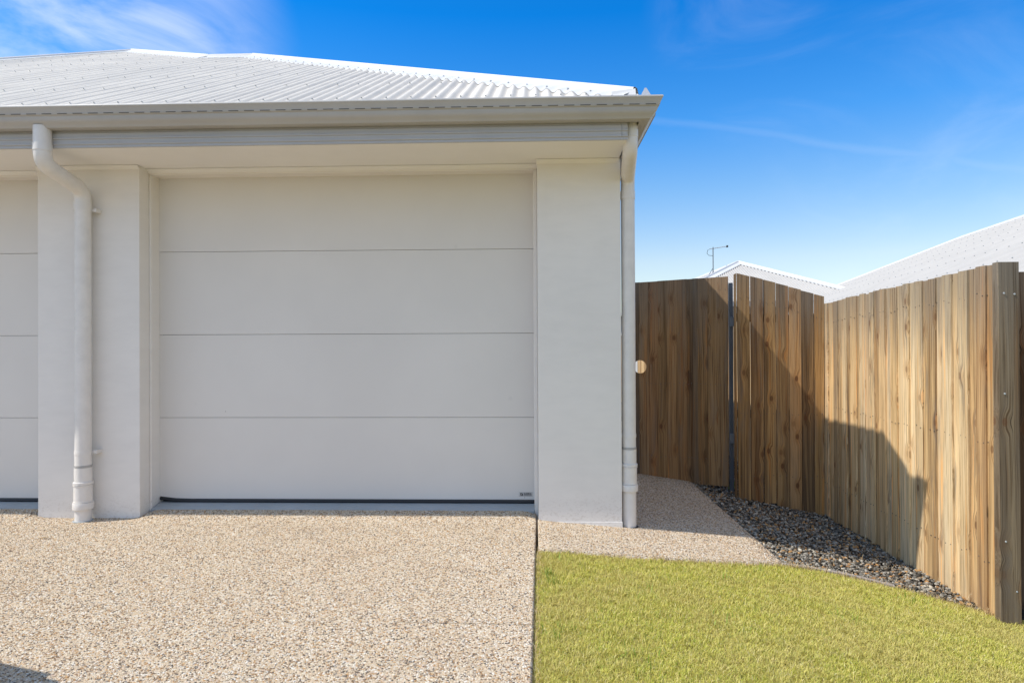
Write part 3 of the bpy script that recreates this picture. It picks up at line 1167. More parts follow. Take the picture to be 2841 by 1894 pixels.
def downpipe(x, yt, yb, ztop, zb1, zb2, zbase, r, clips, dirx, fit, clip_len, dx=.012, rad=.10):
    """gutter outlet, offset bends and upright; fit = height offset of the lower fittings"""
    pth = round_path([(x, yt, ztop), (x, yt, zb1), (x + dx, yb, zb2), (x + dx, yb, zbase - .02)], rad)
    p = hp(smooth_by_angle(G().sweep(pth, r, 28).obj('downpipe', M['pipe']), 40))
    xb = x + dx
    # sockets of the bends
    for (cy, z0, z1, cx_) in ((yt, zb1 + .075, zb1 + .12, x), (yb, zb2 - .14, zb2 - .085, xb)):
        smooth_by_angle(G().lathe(cx_, cy, [(r + .0005, z0 - .001), (r + .003, z0), (r + .003, z1), (r + .0005, z1 + .001)], 28).obj('pipe_socket', M['pipe'], p), 30)
    F = fit
    smooth_by_angle(G().lathe(xb, yb, [(r, F + .363), (r + .0026, F + .3635), (r + .0026, F + .378), (r, F + .3785)], 28).obj('pipe_band', M['pipegrey'], p), 30)
    smooth_by_angle(G().lathe(xb, yb, [(r, F + .20), (r + .0025, F + .2005), (r + .0025, F + .362), (r, F + .3625)], 28).obj('pipe_socket', M['pipe'], p), 30)
    smooth_by_angle(G().lathe(xb, yb, [(r + .003, F + .128), (r + .0085, F + .129), (r + .0085, F + .134), (r + .006, F + .135), (r + .006, F + .240), (r + .0095, F + .241),
                                       (r + .0095, F + .2445), (r + .005, F + .2455), (r + .005, F + .2485), (r + .0095, F + .2495), (r + .0095, F + .264), (r, F + .266)], 28).obj('pipe_coupling', M['pipe'], p), 30)
    smooth_by_angle(G().lathe(xb, yb, [(r, F + .081), (r + .012, F + .082), (r + .013, F + .088), (r + .013, F + .122), (r + .011, F + .127), (r + .003, F + .1275)], 28).obj('pipe_collar', M['pipe'], p), 30)
    for zc in clips:
        g = G().lathe(xb, yb, [(r, zc - .012), (r + .0022, zc - .0118), (r + .0022, zc + .0118), (r, zc + .012)], 28)
        if dirx:
            g.box(xb + r * .7, xb + r + clip_len, yb + .020, yb + .026, zc - .010, zc + .010).box(xb + r + clip_len - .004, xb + r + clip_len + .012, yb + .014, yb + .07, zc - .012, zc + .012)
        else:
            g.box(xb - r - clip_len, xb - r + .004, yb - .004, yb + .002, zc - .010, zc + .010)
        smooth_by_angle(g.obj('pipe_bracket', M['pipe'], p), 30)
    return p


downpipe(-3.050, 3.968, 4.338, 2.545, 2.318, 2.238, .0, .0505, (2.105, .462), True, 0.0, .020, -.005, .075)
downpipe(.605, 4.085, 4.465, 2.57, 2.385, 2.30, -.055, .0465, (2.17, .56), False, .105, .02, .038, .055)
hp(G().lathe(.643, 4.465, [(.058, -.11), (.060, -.054), (.056, -.0525)], 20).obj('pipe_surround', M['rubber']))
hp(G().lathe(-3.055, 4.338, [(.062, -.05), (.064, .003), (.060, .0045)], 20).obj('pipe_surround', M['conc']))


# ------------------------------------------------------------------ timber: palings
def paling_mesh(w, h, t=.015, hole=None, rake=0.0, seed=0, seg=6):
    """one sawn board: origin at the middle of its foot, x across, y through, z up"""
    r = random.Random(seed)
    vs, fs = [], []
    ph, ph2 = r.uniform(0, 6), r.uniform(0, 6)
    c = min(.0016, t * .2)
    for i in range(seg + 1):
        u = i / seg
        z = h * u
        ox = .0016 * sin(ph + 3 * u) + r.uniform(-.0005, .0005)
        oy = .0022 * sin(ph2 + 2.4 * u)
        for xx, yy in ((-w / 2 + c, -t / 2), (w / 2 - c, -t / 2), (w / 2, -t / 2 + c), (w / 2, t / 2), (-w / 2, t / 2), (-w / 2, -t / 2 + c)):
            zz = z + (rake * xx if i == seg else 0)
            vs.append((xx + ox, yy + oy, zz))
    for i in range(seg):
        for k in range(6):
            k2 = (k + 1) % 6
            fs.append((i * 6 + k, i * 6 + k2, (i + 1) * 6 + k2, (i + 1) * 6 + k))
    fs.append(tuple(range(6))[::-1])
    fs.append(tuple(seg * 6 + k for k in range(6)))
    me = bpy.data.meshes.new('paling')
    me.from_pydata(vs, [], fs)
    me.update()
    return me


def add_paling(par, me, m, loc, rz, name='paling', tilt=0, lean=0):
    if not me.materials:
        me.materials.append(m)
    o = bpy.data.objects.new(name, me)
    COL.objects.link(o)
    o.parent = par
    o.location = loc
    o.rotation_euler = (lean, tilt, rz)
    return o


def nails(par, spots, name='nail_heads', r=.0042):
    """spots: (point, outward normal)"""
    g = G()
    for p, nrm in spots:
        n_ = Vector(nrm).normalized()
        a = n_.orthogonal().normalized()
        b = n_.cross(a)
        P = Vector(p)
        rg = [P + (a * cos(k * pi / 3) + b * sin(k * pi / 3)) * r + n_ * .0004 for k in range(6)]
        rg2 = [P + (a * cos(k * pi / 3) + b * sin(k * pi / 3)) * r * .8 + n_ * .0030 for k in range(6)]
        g.add(rg + rg2, [(k, (k + 1) % 6, 6 + (k + 1) % 6, 6 + k) for k in range(6)] + [tuple(range(6, 12))])
    o = g.obj(name, M['nail'] if r < .005 else M['galv'], par)
    o['kind'] = 'stuff'
    return o


# ---- side boundary fence: boards face the house, overlapping
FA, FB = Vector((2.550, 3.69)), Vector((2.575, 5.87))
fdir = (FB - FA).normalized()
frz = atan2(fdir.y, fdir.x)
fout = Vector((-fdir.y, fdir.x))                     # towards the house (-X)
fence = empty('paling_fence', (FA.x, FA.y, -.34), 'sunlit weathered pine paling fence running along the right of the lawn', 'fence')
SEAM = [5.886, 5.809, 5.698, 5.622, 5.538, 5.464, 5.392, 5.294, 5.236, 5.163, 5.08, 5.018, 4.929, 4.854, 4.78, 4.7, 4.616, 4.55, 4.473, 4.393, 4.317, 4.243, 4.164, 4.08, 4.007, 3.932, 3.855, 3.777, 3.696]
rnd = random.Random(21)
ns = []
for i in range(len(SEAM) - 1):
    ya, yb = SEAM[i + 1], SEAM[i]
    proud = (i % 2 == 0)
    ov = .006 if proud else .022
    w = (yb - ya) + ov * 2 * (.4 if proud else 1) - (.0 if proud else .002)
    s = ((ya + yb) / 2 - FA.y) / fdir.y
    c = FA + fdir * s
    c = c + fout * (.0 if proud else -.0100 - rnd.uniform(0, .002))
    tz = 1.613 + (1.530 - 1.613) * s / 2.18 + rnd.uniform(-.006, .006)
    bz = -.40
    # local x along the fence, local -y towards the house
    o = add_paling(fence, paling_mesh(w, tz - bz, .014, seed=100 + i), M['fence'], (c.x - FA.x, c.y - FA.y, bz + .34), frz + pi, 'paling',
                   rnd.uniform(-.0012, .0012), rnd.uniform(-.001, .001))
    if proud or i % 3 == 0:
        for zz in (tz - .165, .62, -.05):
            for dx in (-.28, .28):
                pt = c + fdir * dx * w + fout * .0073
                ns.append(((pt.x - FA.x, pt.y - FA.y, zz + rnd.uniform(-.012, .012) + .34), (fout.x, fout.y, 0)))
nails(fence, ns)
for zz in (1.42, .62, -.06):
    c = (FA + FB) / 2 - fout * .048
    r_ = G().box(-1.08, 1.08, -.020, .020, -.04, .04).obj('rail', M['post'], fence)
    r_.location = (c.x - FA.x, c.y - FA.y, zz + .34)
    r_.rotation_euler = (0, 0, frz)
# end post: a wide grey board facing the lawn, nailed over the fence end
pb = paling_mesh(.110, 1.615 + .42, .045, seed=5, seg=8)
pc = Vector((2.578, 3.660))
po = add_paling(fence, pb, M['post'], (pc.x - FA.x, pc.y - FA.y, -.42 + .34), frz - pi / 2, 'end_post')
po['label'] = 'wide grey end board facing the lawn'
ns = []
for zz in (1.445, 1.44, .10, -.17, .9):
    ns.append(((pc.x - FA.x + (-.026 if zz != 1.44 and zz != -.17 else .030), pc.y - FA.y - .0235, zz + .34), (0, -1, 0)))
nails(fence, ns, 'nail_heads', .006)

# ---- short panel between gate and side fence
PA, PB = Vector((1.80, 5.900)), Vector((2.62, 5.865))
pdir = (PB - PA).normalized()
prz = atan2(pdir.y, pdir.x)
pout = Vector((pdir.y, -pdir.x))                     # towards the viewer
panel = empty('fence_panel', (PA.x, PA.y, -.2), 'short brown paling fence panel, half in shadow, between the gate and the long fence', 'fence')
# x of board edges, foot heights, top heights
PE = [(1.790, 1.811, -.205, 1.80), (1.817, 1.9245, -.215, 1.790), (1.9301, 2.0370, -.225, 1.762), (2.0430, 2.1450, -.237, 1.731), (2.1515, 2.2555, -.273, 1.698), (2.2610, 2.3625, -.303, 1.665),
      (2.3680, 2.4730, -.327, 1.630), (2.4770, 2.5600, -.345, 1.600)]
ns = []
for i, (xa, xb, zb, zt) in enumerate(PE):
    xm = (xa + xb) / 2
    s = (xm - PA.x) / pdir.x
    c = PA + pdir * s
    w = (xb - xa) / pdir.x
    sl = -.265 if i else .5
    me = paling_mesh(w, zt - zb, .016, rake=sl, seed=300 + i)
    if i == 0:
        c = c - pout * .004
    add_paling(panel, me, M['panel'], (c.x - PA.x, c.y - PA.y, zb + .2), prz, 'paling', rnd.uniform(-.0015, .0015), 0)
    if i:
        for zz in (zt - .20, .55, .0):
            for dx in (-.27, .27):
                pt = c + pdir * dx * w + pout * .0083
                ns.append(((pt.x - PA.x, pt.y - PA.y, zz + rnd.uniform(-.012, .012) + .2), (pout.x, pout.y, 0)))
nails(panel, ns)
for zz in (1.40, .55, .0):
    c = PA + pdir * .385 - pout * .030
    r_ = G().box(-.375, .375, -.018, .018, -.035, .035).obj('rail', M['post'], panel)
    r_.location = (c.x - PA.x, c.y - PA.y, zz + .2)
    r_.rotation_euler = (0, 0.03 if zz > 1 else .0, prz)

# ---- gate: ajar, hung at its right on a steel post
GA, GB = Vector((.905, 6.459)), Vector((1.803, 6.122))
gdir = (GB - GA).normalized()
grz = atan2(gdir.y, gdir.x)
gout = Vector((gdir.y, -gdir.x))
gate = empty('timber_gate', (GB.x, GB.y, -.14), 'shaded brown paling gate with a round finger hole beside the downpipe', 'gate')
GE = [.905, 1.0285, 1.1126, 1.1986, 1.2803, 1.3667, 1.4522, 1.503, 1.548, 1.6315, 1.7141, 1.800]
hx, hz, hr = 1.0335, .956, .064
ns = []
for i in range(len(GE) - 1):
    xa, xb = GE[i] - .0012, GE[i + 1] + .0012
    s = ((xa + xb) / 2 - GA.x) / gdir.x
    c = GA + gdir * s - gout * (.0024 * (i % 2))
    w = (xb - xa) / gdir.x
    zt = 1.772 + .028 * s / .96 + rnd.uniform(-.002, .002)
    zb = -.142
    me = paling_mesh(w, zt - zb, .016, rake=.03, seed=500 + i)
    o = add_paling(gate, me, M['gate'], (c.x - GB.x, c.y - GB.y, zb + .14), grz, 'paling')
    if i < 2:                                        # cut the finger hole
        hc = GA + gdir * ((hx - GA.x) / gdir.x)
        cu = G().sweep([(hc.x + gout.x * .1, hc.y + gout.y * .1, hz), (hc.x - gout.x * .1, hc.y - gout.y * .1, hz)], hr, 28).obj('cutter', M['gate'])
        bpy.context.view_layer.update()
        md = o.modifiers.new('hole', 'BOOLEAN')
        md.object = cu
        md.operation = 'DIFFERENCE'
        md.solver = 'EXACT'
        dg = bpy.context.evaluated_depsgraph_get()
        nm = bpy.data.meshes.new_from_object(o.evaluated_get(dg))
        o.modifiers.clear()
        o.data = nm
        bpy.data.objects.remove(cu)
    for zz in (zt - .12, .80, .10):
        for dx in (-.25, .25):
            pt = c + gdir * dx * w + gout * .0083
            ns.append(((pt.x - GB.x, pt.y - GB.y, zz + rnd.uniform(-.008, .008) + .14), (gout.x, gout.y, 0)))
nails(gate, ns)
for zz in (1.50, .62, .10):
    c = (GA + GB) / 2 - gout * .030
    r_ = G().box(-.46, .46, -.016, .016, -.035, .035).obj('rail', M['post'], gate)
    r_.location = (c.x - GB.x, c.y - GB.y, zz + .14)
    r_.rotation_euler = (0, 0, grz)
for zz in (1.38, .30):
    h_ = G().box(.0, .055, -.006, .004, -.045, .045).obj('hinge', M['steel'], gate, False, .002, 1)
    h_.location = (.010, .004, zz + .14)
    h_.rotation_euler = (0, 0, grz)
gp = G().box(-.0175, .0175, -.0175, .0175, 0, 1.735 + .30).box(-.019, .019, -.019, .019, 2.036, 2.042).obj('gate_post', M['steel'], None, False, .004, 2)
gp.location = (1.836, 6.160, -.30)
tag(gp, 'dark steel gate post in the gap between the gate and the fence panel', 'post')

# ---- the boundary goes on behind the gate, then a rear fence
def simple_fence(name, a, b, z0, z1, m, label, cat, pitch_=.1, seedk=0, out=1):
    A, B = Vector(a), Vector(b)
    d = (B - A)
    L = d.length
    d.normalize()
    rz = atan2(d.y, d.x)
    e = empty(name, (A.x, A.y, z0), label, cat)
    mes = [paling_mesh(pitch_ - .003, z1 - z0, .015, seed=seedk + k, seg=3) for k in range(5)]
    nb = int(L / pitch_)
    r = random.Random(seedk)
    for i in range(nb):
        c = d * (i + .5) * pitch_
        add_paling(e, mes[r.randrange(5)], m, (c.x, c.y, r.uniform(-.008, .008)), rz, 'paling')
    off = Vector((d.y, -d.x)) * (-.030 * out)
    for zz in (.25, z1 - z0 - .25):
        rl = G().box(0, L, -.018, .018, -.035, .035).obj('rail', M['post'], e)
        rl.location = (off.x, off.y, zz)
        rl.rotation_euler = (0, 0, rz)
    return e


simple_fence('boundary_fence', (2.60, 6.00), (2.84, 18.0), -.42, 1.45, M['fence'], 'sunlit pale paling fence glimpsed through the gap behind the gate', 'fence', .15, 700, -1)
simple_fence('rear_fence', (-3.0, 18.05), (2.8, 18.05), -.42, 1.40, M['fence'], 'rear paling fence behind the gate, seen only through cracks', 'fence', .15, 740, 1)
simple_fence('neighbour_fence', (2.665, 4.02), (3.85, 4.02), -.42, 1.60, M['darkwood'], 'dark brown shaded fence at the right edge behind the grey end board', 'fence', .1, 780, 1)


# ------------------------------------------------------------------ neighbouring houses
def corr_plane(name, fn_top, u0, u1, O, U, S, slope, m, par, per=6, ampl=.008, pitch=.0762):
    """corrugated slope: O origin on the eave, U eave direction, S plan direction uphill, fn_top(u) -> plan run"""
    O, U, S = Vector(O), Vector((*U, 0)).normalized(), Vector((*S, 0)).normalized()
    N = (Vector((0, 0, 1)) - S * slope).normalized()
    V, F = [], []
    us = np.arange(u0, u1, pitch / per)
    for u in us:
        a = ampl * sin(2 * pi * u / pitch)
        t = max(fn_top(u), .01)
        for r in (0, t):
            V.append(O + U * u + S * r + Vector((0, 0, slope * r)) + N * a)
    for i in range(len(us) - 1):
        F.append((2 * i, 2 * i + 2, 2 * i + 3, 2 * i + 1))
    return mesh(name, V, F, m, par, True)


def screws(par, O, U, S, slope, rows, u0, u1, step, fn, r=.0075):
    O, U, S = Vector(O), Vector((*U, 0)).normalized(), Vector((*S, 0)).normalized()
    N = (Vector((0, 0, 1)) - S * slope).normalized()
    g = G()
    T = N.cross(U)
    for rr in rows:
        u = u0
        while u < u1:
            if rr < fn(u) - .15:
                P = O + U * u + S * rr + Vector((0, 0, slope * rr)) + N * .015
                vs = [P + (U * cos(k * pi / 2.5) + T * sin(k * pi / 2.5)) * r for k in range(5)]
                vs += [p + N * .012 for p in vs]
                g.add(vs, [(k, (k + 1) % 5, 5 + (k + 1) % 5, 5 + k) for k in range(5)] + [tuple(range(5, 10))])
            u += step
    o = g.obj('roof_screws', M['screw'], par)
    o['kind'] = 'stuff'
    return o


# middle house: hip end with its apex to us
AX, AY, AZ, HW, SL = 6.195, 20.0, 3.625, 2.95, .465
nb = empty('neighbour_house', (0, 0, 0), 'distant white house whose corrugated hip roof peaks above the gate', 'house')
ez = AZ - SL * HW
corr_plane('roof_sheet', lambda u: HW - abs(u - HW), 0, 2 * HW, (AX - HW, AY - HW, ez), (1, 0), (0, 1), SL, M['nroof'], nb, 6, .017)
corr_plane('roof_sheet', lambda u: min(HW, u), 0, 12, (AX - HW, AY - HW, ez), (0, 1), (1, 0), SL, M['nroof'], nb, 4)
corr_plane('roof_sheet', lambda u: min(HW, 12 - u), 0, 12, (AX + HW, AY + 9, ez), (0, -1), (-1, 0), SL, M['nroof'], nb, 4)
qq = SL / sqrt(2)
for o in (ridge_cap((AX, AY, AZ), (AX - HW, AY - HW, ez), (1, -1), (-1, 1), qq, qq, .16, .020, .040),
          ridge_cap((AX, AY, AZ), (AX + HW, AY - HW, ez), (-1, -1), (1, 1), qq, qq, .16, .020, .040),
          ridge_cap((AX, AY, AZ), (AX, AY + 9, AZ), (-1, 0), (1, 0), SL, SL, .16, .020, .040)):
    o.parent = nb
G().box(AX - HW + .45, AX + HW - .45, AY - HW + .45, AY + 8.6, -.62, ez + .1).obj('wall', M['nwall'], nb)
G().box(AX - HW - .05, AX + HW + .05, AY - HW - .10, AY - HW + .02, ez - .13, ez + .01).obj('gutter', M['trim'], nb)
G().box(AX - HW, AX + HW, AY - HW + .03, AY - HW + .44, ez - .14, ez - .12).obj('soffit', M['soffit'], nb)
wf = G().box(3.9, 5.2, AY - HW + .42, AY - HW + .449, .4, 1.6).obj('window', M['trim'], nb)
G().box(3.96, 5.14, AY - HW + .41, AY - HW + .42, .46, 1.54).obj('pane', M['dark'], wf)

# aerial on its left slope
an = empty('tv_aerial', (5.715, 21.0, 3.44), 'thin television aerial on a mast standing on the distant roof', 'aerial')
G().sweep([(0, 0, -.05), (0, 0, .80)], .016, 8).obj('mast', M['steel'], an)
G().sweep([(-.10, 0, .74), (.44, 0, .82)], .013, 8).obj('boom', M['galv'], an)
for k in range(7):
    t = k / 6
    G().sweep([(-.02 + .44 * t, -.11 + .04 * t, .755 + .063 * t), (-.02 + .44 * t, .11 - .04 * t, .755 + .063 * t)], .006, 6).obj('element', M['galv'], an)
G().sweep([(-.10, 0, .74), (-.17, .0, .70), (-.19, 0, .60), (-.14, 0, .54), (0, 0, .52)], .007, 6).obj('cable', M['rubber'], an)
G().box(.42, .47, -.03, .03, .79, .85).obj('balun_box', M['rubber'], an)
G().sweep([(0, 0, .14), (-.14, 0, -.09)], .010, 6).obj('stay', M['steel'], an)
G().sweep([(0, 0, .14), (.02, .14, -.03)], .010, 6).obj('stay', M['steel'], an)

# right house: long slope facing us over the side fence
BU = Vector((.17, 1)).normalized()
BS = Vector((1, -.17)).normalized()
E0 = -1.0                                             # eave run below the first screw row
SLR = .42
P0 = Vector((5.1, 7.0, 2.07))
bO = P0 + Vector((*BS, 0)) * E0 + Vector((0, 0, SLR * E0))
RUN, UE = 5.95, 19.0


def ftop(u):
    return min(RUN, UE - u, u + 4.0)


rh = empty('neighbour_house', (0, 0, 0), 'nearer white house at the right with a long pale corrugated roof rising over the fence', 'house')
corr_plane('roof_sheet', ftop, -4, UE, bO, BU, BS, SLR, M['nroof'], rh, 6, .017)
screws(rh, bO, BU, BS, SLR, [.10, .95, 1.8, 2.6, 3.4, 4.2, 5.0, 5.6], -3.9, UE, .0762 * 4, ftop)


def rp3(u, r):
    p = bO + Vector((*BU, 0)) * u + Vector((*BS, 0)) * r
    return (p.x, p.y, p.z + SLR * r)


def far_side(pts, nm='roof_sheet', m=M['nroof']):
    mesh(nm, pts, [tuple(range(len(pts)))], m, rh)


far_side([rp3(UE, 0), rp3(UE - RUN, RUN), tuple(Vector(rp3(UE, 0)) + Vector((*BS, 0)) * 2 * RUN)])
far_side([rp3(UE - RUN, RUN), rp3(RUN - 4, RUN), tuple(Vector(rp3(-4, 0)) + Vector((*BS, 0)) * 2 * RUN), tuple(Vector(rp3(UE, 0)) + Vector((*BS, 0)) * 2 * RUN)])
far_side([rp3(-4, 0), tuple(Vector(rp3(-4, 0)) + Vector((*BS, 0)) * 2 * RUN), rp3(RUN - 4, RUN)])
qr = SLR / sqrt(2)
h1 = Vector((*(-(BU) - BS), 0))
o = ridge_cap(rp3(UE - RUN, RUN), rp3(UE, 0), (-(BU + BS).x, -(BU + BS).y), ((BU + BS).x, (BU + BS).y), qr, qr, .18, .014, .03)
o.parent = rh
o = ridge_cap(rp3(UE - RUN, RUN), rp3(RUN - 4, RUN), (-BS.x, -BS.y), (BS.x, BS.y), SLR, SLR, .18, .014, .035)
o.parent = rh
a_ = atan2(BU.y, BU.x)
w_ = G().box(-3.4, UE - .6, -(2 * RUN - .6), -.6, -.62 - bO.z, -.05, a_, tuple(bO)).obj('wall', M['nwall'], rh)
g_ = G().box(-4.05, UE + .05, -.02, .10, -.12, .0, a_, tuple(bO)).obj('gutter', M['trim'], rh)

# ------------------------------------------------------------------ made-up wheelie bin added left of frame to cast the corner shadow
bn = empty('shadow_caster_bin', (-2.80, 1.845, 0), 'made-up dark wheelie bin added unseen left of the view to cast the corner shadow', 'bin')
bn.rotation_euler = (0, 0, radians(-17))
vs = [(-.22, -.28, .08), (.22, -.28, .08), (.22, .22, .08), (-.22, .22, .08), (-.28, -.34, .96), (.28, -.34, .96), (.28, .30, .96), (-.28, .30, .96)]
mesh('bin_body', vs, [(3, 2, 1, 0), (0, 1, 5, 4), (1, 2, 6, 5), (2, 3, 7, 6), (3, 0, 4, 7)], M['bin'], bn)
lid = G().box(-.30, .30, -.37, .31, .962, 1.01).obj('lid', M['bin'], bn, False, .02, 3)
for s_ in (-1, 1):
    G().sweep([(s_ * .20, .26, .10), (s_ * .27, .26, .10)], .10, 18).obj('wheel', M['rubber'], bn)
G().sweep([(-.24, .34, .95), (.24, .34, .95)], .016, 10).obj('handle', M['bin'], bn)


# ------------------------------------------------------------------ loose stones and blades (nobody could count them)
def scatter(n, x0, x1, y0, y1, polys, rng):
    x = rng.uniform(x0, x1, n)
    y = rng.uniform(y0, y1, n)
    k = np.zeros(n, bool)
    for p in polys:
        k |= in_poly(x, y, p)
    return x[k], y[k]


def in_view(x, y, pad=.25):
    """only lay pebbles where this corner of the drive can be seen from, with room to spare"""
    return (np.abs(x + .033 * y) < y * .80 + pad) & (y > 2.0)


def pebbles(name, x, y, lo, hi, hgt, m, rng, par):
    n = len(x)
    S = 5
    rad = rng.uniform(lo, hi, n) / 2
    asp = rng.uniform(.55, 1.0, n)
    rot = rng.uniform(0, 2 * pi, n)
    z = ground_z(x, y)
    ang = np.linspace(0, 2 * pi, S, endpoint=False)[None] + rng.uniform(-.3, .3, (n, S))
    rr = rad[:, None] * rng.uniform(.8, 1.12, (n, S))
    px, py = rr * np.cos(ang), rr * np.sin(ang) * asp[:, None]
    c, s = np.cos(rot)[:, None], np.sin(rot)[:, None]
    bx, by = px * c - py * s, px * s + py * c
    h = hgt * rng.uniform(.6, 1.25, n)
    tl = rng.normal(0, .12, (n, 2))
    base = np.stack([x[:, None] + bx, y[:, None] + by, np.broadcast_to((z - .001)[:, None], bx.shape)], -1)
    tz = (z + h)[:, None] + tl[:, :1] * bx + tl[:, 1:] * by
    top = np.stack([x[:, None] + bx * .66, y[:, None] + by * .66, tz], -1)
    V = np.concatenate([base, top], 1).reshape(-1, 3)
    o = np.arange(n)[:, None] * 2 * S
    F4 = np.concatenate([o + np.array([[k, (k + 1) % S, S + (k + 1) % S, S + k]]) for k in range(S)])
    F5 = o + np.arange(S, 2 * S)[None]
    ob = bulk(name, V, [F4, F5], m, par)
    ob['kind'] = 'stuff'
    return ob


A_DRIVE = [(-4.2, 2.0), (.004, 2.0), (.004, 4.49), (-4.2, 4.49)]
x, y = scatter(int(4.2 * 2.5 * 10500), -4.2, .004, 2.0, 4.49, [A_DRIVE], RNG)
k = in_view(x, y) & (x < edge_x(y) - .010) & ~((y > 4.40) & (((x < -2.70) & (x > -3.44)) | (x > .02)))
pebbles('aggregate', x[k], y[k], (.0055), .0140, .0018, M['pebble'], RNG, drive)
x, y = scatter(int(1.45 * 2.6 * 10500), .03, PATH_W - .006, 3.82, 6.4, [[(.03, 3.82), (PATH_W - .006, 3.82), (PATH_W - .006, 6.4), (.03, 6.4)]], RNG)
k = ~((y > 4.405) & (x < .60)) & (y > lawn_front(x) + .012)
pebbles('aggregate', x[k], y[k], (.0055), .0140, .0018, M['pebble'], RNG, path)

# gravel: angular crushed rock
ico = bmesh.new()
bmesh.ops.create_icosphere(ico, subdivisions=1, radius=1)
IV = np.array([v.co[:] for v in ico.verts])
IF = np.array([[v.index for v in f.verts] for f in ico.faces])
ico.free()


def rocks(name, x, y, z, size, m, rng, par=None):
    n = len(x)
    V = np.repeat(IV[None], n, 0) * rng.uniform(.72, 1.15, (n, len(IV), 1))
    sc = np.stack([rng.uniform(.75, 1.25, n), rng.uniform(.55, .95, n), rng.uniform(.38, .7, n)], -1) * size[:, None] / 2
    V = V * sc[:, None]
    a = rng.uniform(0, 2 * pi, n)
    b = rng.normal(0, .42, n)
    c, s = np.cos(b)[:, None], np.sin(b)[:, None]
    V = np.stack([V[..., 0] * c - V[..., 2] * s, V[..., 1], V[..., 0] * s + V[..., 2] * c], -1)
    c, s = np.cos(a)[:, None], np.sin(a)[:, None]
    V = np.stack([V[..., 0] * c - V[..., 1] * s, V[..., 0] * s + V[..., 1] * c, V[..., 2]], -1)
    V += np.stack([x, y, z], -1)[:, None]
    F = (np.arange(n)[:, None, None] * len(IV) + IF[None]).reshape(-1, 3)
    o = bulk(name, V.reshape(-1, 3), [F], m, par)
    o['kind'] = 'stuff'
    return o


x, y = scatter(30000, 1.45, 2.75, 3.7, 9.0, [BED], RNG)
k = ~((y > 6.4) & (RNG.uniform(0, 1, len(x)) > .6))
x, y = x[k], y[k]
sz = .014 + .022 * RNG.uniform(0, 1, len(x)) ** 1.3
rocks('gravel', x, y, ground_z(x, y) - .022 + RNG.uniform(0, .020, len(x)) + .010 * np.sin(x * 9) * np.sin(y * 7), sz, M['gravel'], RNG)


def blades(name, x, y, z, h, w, m, rng, lean=.55, par=None, dirb=None):
    n = len(x)
    az = rng.uniform(0, 2 * pi, n) if dirb is None else dirb
    fa = az + rng.normal(0, .5, n) + pi / 2
    ln = np.abs(rng.normal(lean, .28, n))
    dx, dy = np.cos(az), np.sin(az)
    wx, wy = np.cos(fa) * w / 2, np.sin(fa) * w / 2
    r1, z1 = h * .5 * np.sin(ln * .6), h * .55 * np.cos(ln * .6)
    r2, z2 = r1 + h * .5 * np.sin(ln * 1.5), z1 + h * .5 * np.cos(ln * 1.5)
    P = np.empty((n, 5, 3))
    P[:, 0] = np.stack([x - wx, y - wy, z], -1)
    P[:, 1] = np.stack([x + wx, y + wy, z], -1)
    P[:, 2] = np.stack([x + wx * .85 + dx * r1, y + wy * .85 + dy * r1, z + z1], -1)
    P[:, 3] = np.stack([x - wx * .85 + dx * r1, y - wy * .85 + dy * r1, z + z1], -1)
    P[:, 4] = np.stack([x + dx * r2, y + dy * r2, z + z2], -1)
    o = np.arange(n)[:, None] * 5
    ob = bulk(name, P.reshape(-1, 3), [o + np.array([[0, 1, 2, 3]]), o + np.array([[3, 2, 4]])], m, par)
    ob['kind'] = 'stuff'
    return ob


x, y = scatter(430000, -.012, 3.6, 1.7, 4.0, [LAWN], RNG)
k = (np.abs(x + .033 * y) < y * .82 + .3) & (x > np.where(y < 3.80, edge_x(y) + .004, .019))
x, y = x[k], y[k]
tuft = np.sin(x * 23 + 3 * np.sin(y * 11)) * np.sin(y * 27 + 2 * np.sin(x * 17))
tuft = tuft * .6 + .4 * np.sin(x * 61 + 4 * np.sin(y * 37)) * np.sin(y * 71 + 3 * np.sin(x * 43))
h = RNG.uniform(.014, .034, len(x)) * (1 + .36 * tuft)
edge_d = np.clip((x - edge_x(y)) / .04, 0, 1)
h *= .75 + .25 * edge_d
gz = ground_z(x, y) - .022
blades('grass', x, y, gz, h, RNG.uniform(.0017, .0032, len(x)), M['grass'], RNG, .8)
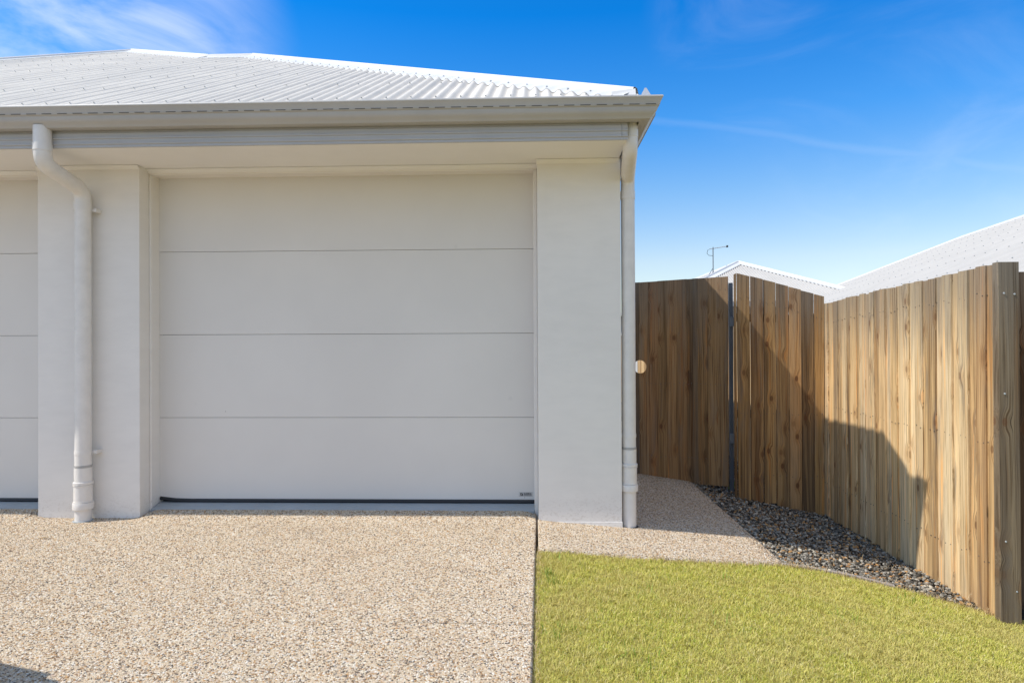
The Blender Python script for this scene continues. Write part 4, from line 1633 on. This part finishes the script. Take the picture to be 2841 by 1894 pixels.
# longer straw-coloured runners along the edges of the lawn
t = RNG.uniform(0, 1, 1300)
ei = RNG.integers(0, 8, 1300)
LP = np.array(LAWN)
ex = LP[ei, 0] * (1 - t) + LP[ei + 1, 0] * t
ey = LP[ei, 1] * (1 - t) + LP[ei + 1, 1] * t - RNG.uniform(-.012, .03, 1300)
blades('edge_grass', ex, ey, ground_z(ex, ey) - .015, RNG.uniform(.02, .055, 1300), RNG.uniform(.0012, .0026, 1300), M['straw'], RNG, .8)
ey = RNG.uniform(1.9, 3.8, 320)
ex = edge_x(ey) + .004 + np.abs(RNG.normal(0, .012, 320))
blades('edge_grass', ex, ey, ground_z(ex, ey) - .02, RNG.uniform(.02, .05, 320), RNG.uniform(.0012, .0024, 320), M['straw'], RNG, .8)
# greener weeds dotted about the lawn
wx, wy = [], []
for cx_, cy_, n_, sp in ((.07, 3.42, 26, .016), (.10, 3.32, 16, .02), (.18, 3.66, 12, .03), (.10, 2.75, 30, .05), (1.25, 3.84, 24, .05), (1.05, 3.60, 16, .05), (1.5, 3.2, 14, .04), (.9, 3.0, 14, .05), (2.1, 3.70, 22, .05), (.55, 3.3, 14, .05), (.4, 2.6, 24, .06)):
    wx.append(RNG.normal(cx_, sp, n_))
    wy.append(RNG.normal(cy_, sp, n_))
wx, wy = np.concatenate(wx), np.concatenate(wy)
k = wx > edge_x(wy) + .006
wx, wy = wx[k], wy[k]
blades('lawn_weeds', wx, wy, ground_z(wx, wy) - .02, RNG.uniform(.03, .065, len(wx)), RNG.uniform(.0028, .005, len(wx)), M['weed'], RNG, .5)
wt = RNG.normal(0, .018, (26, 2))
tf = blades('grass_tuft', 1.875 + wt[:, 0], 6.30 + wt[:, 1], np.full(26, -.21), RNG.uniform(.05, .11, 26), RNG.uniform(.003, .005, 26), M['weed'], RNG, .45)
# dry stalks lying on the gravel
x, y = scatter(700, 1.5, 2.6, 3.8, 6.2, [BED], RNG)
blades('dry_stalks', x[:260], y[:260], ground_z(x[:260], y[:260]) + .006, RNG.uniform(.02, .07, 260), RNG.uniform(.001, .002, 260), M['straw'], RNG, 1.25)

# a pale dry leaf on the drive
lf = mesh('dry_leaf', [(-.022, 0, .002), (-.008, -.007, .006), (.010, -.006, .007), (.026, .001, .003), (.009, .007, .006), (-.009, .006, .007), (0, 0, .003)],
          [(0, 1, 6), (1, 2, 6), (2, 3, 6), (3, 4, 6), (4, 5, 6), (5, 0, 6)], M['straw'])
lf.location = (-3.02, 3.93, .002)
lf.rotation_euler = (0, 0, .3)
tag(lf, 'small pale dry leaf lying on the driveway in front of the left downpipe', 'leaf')
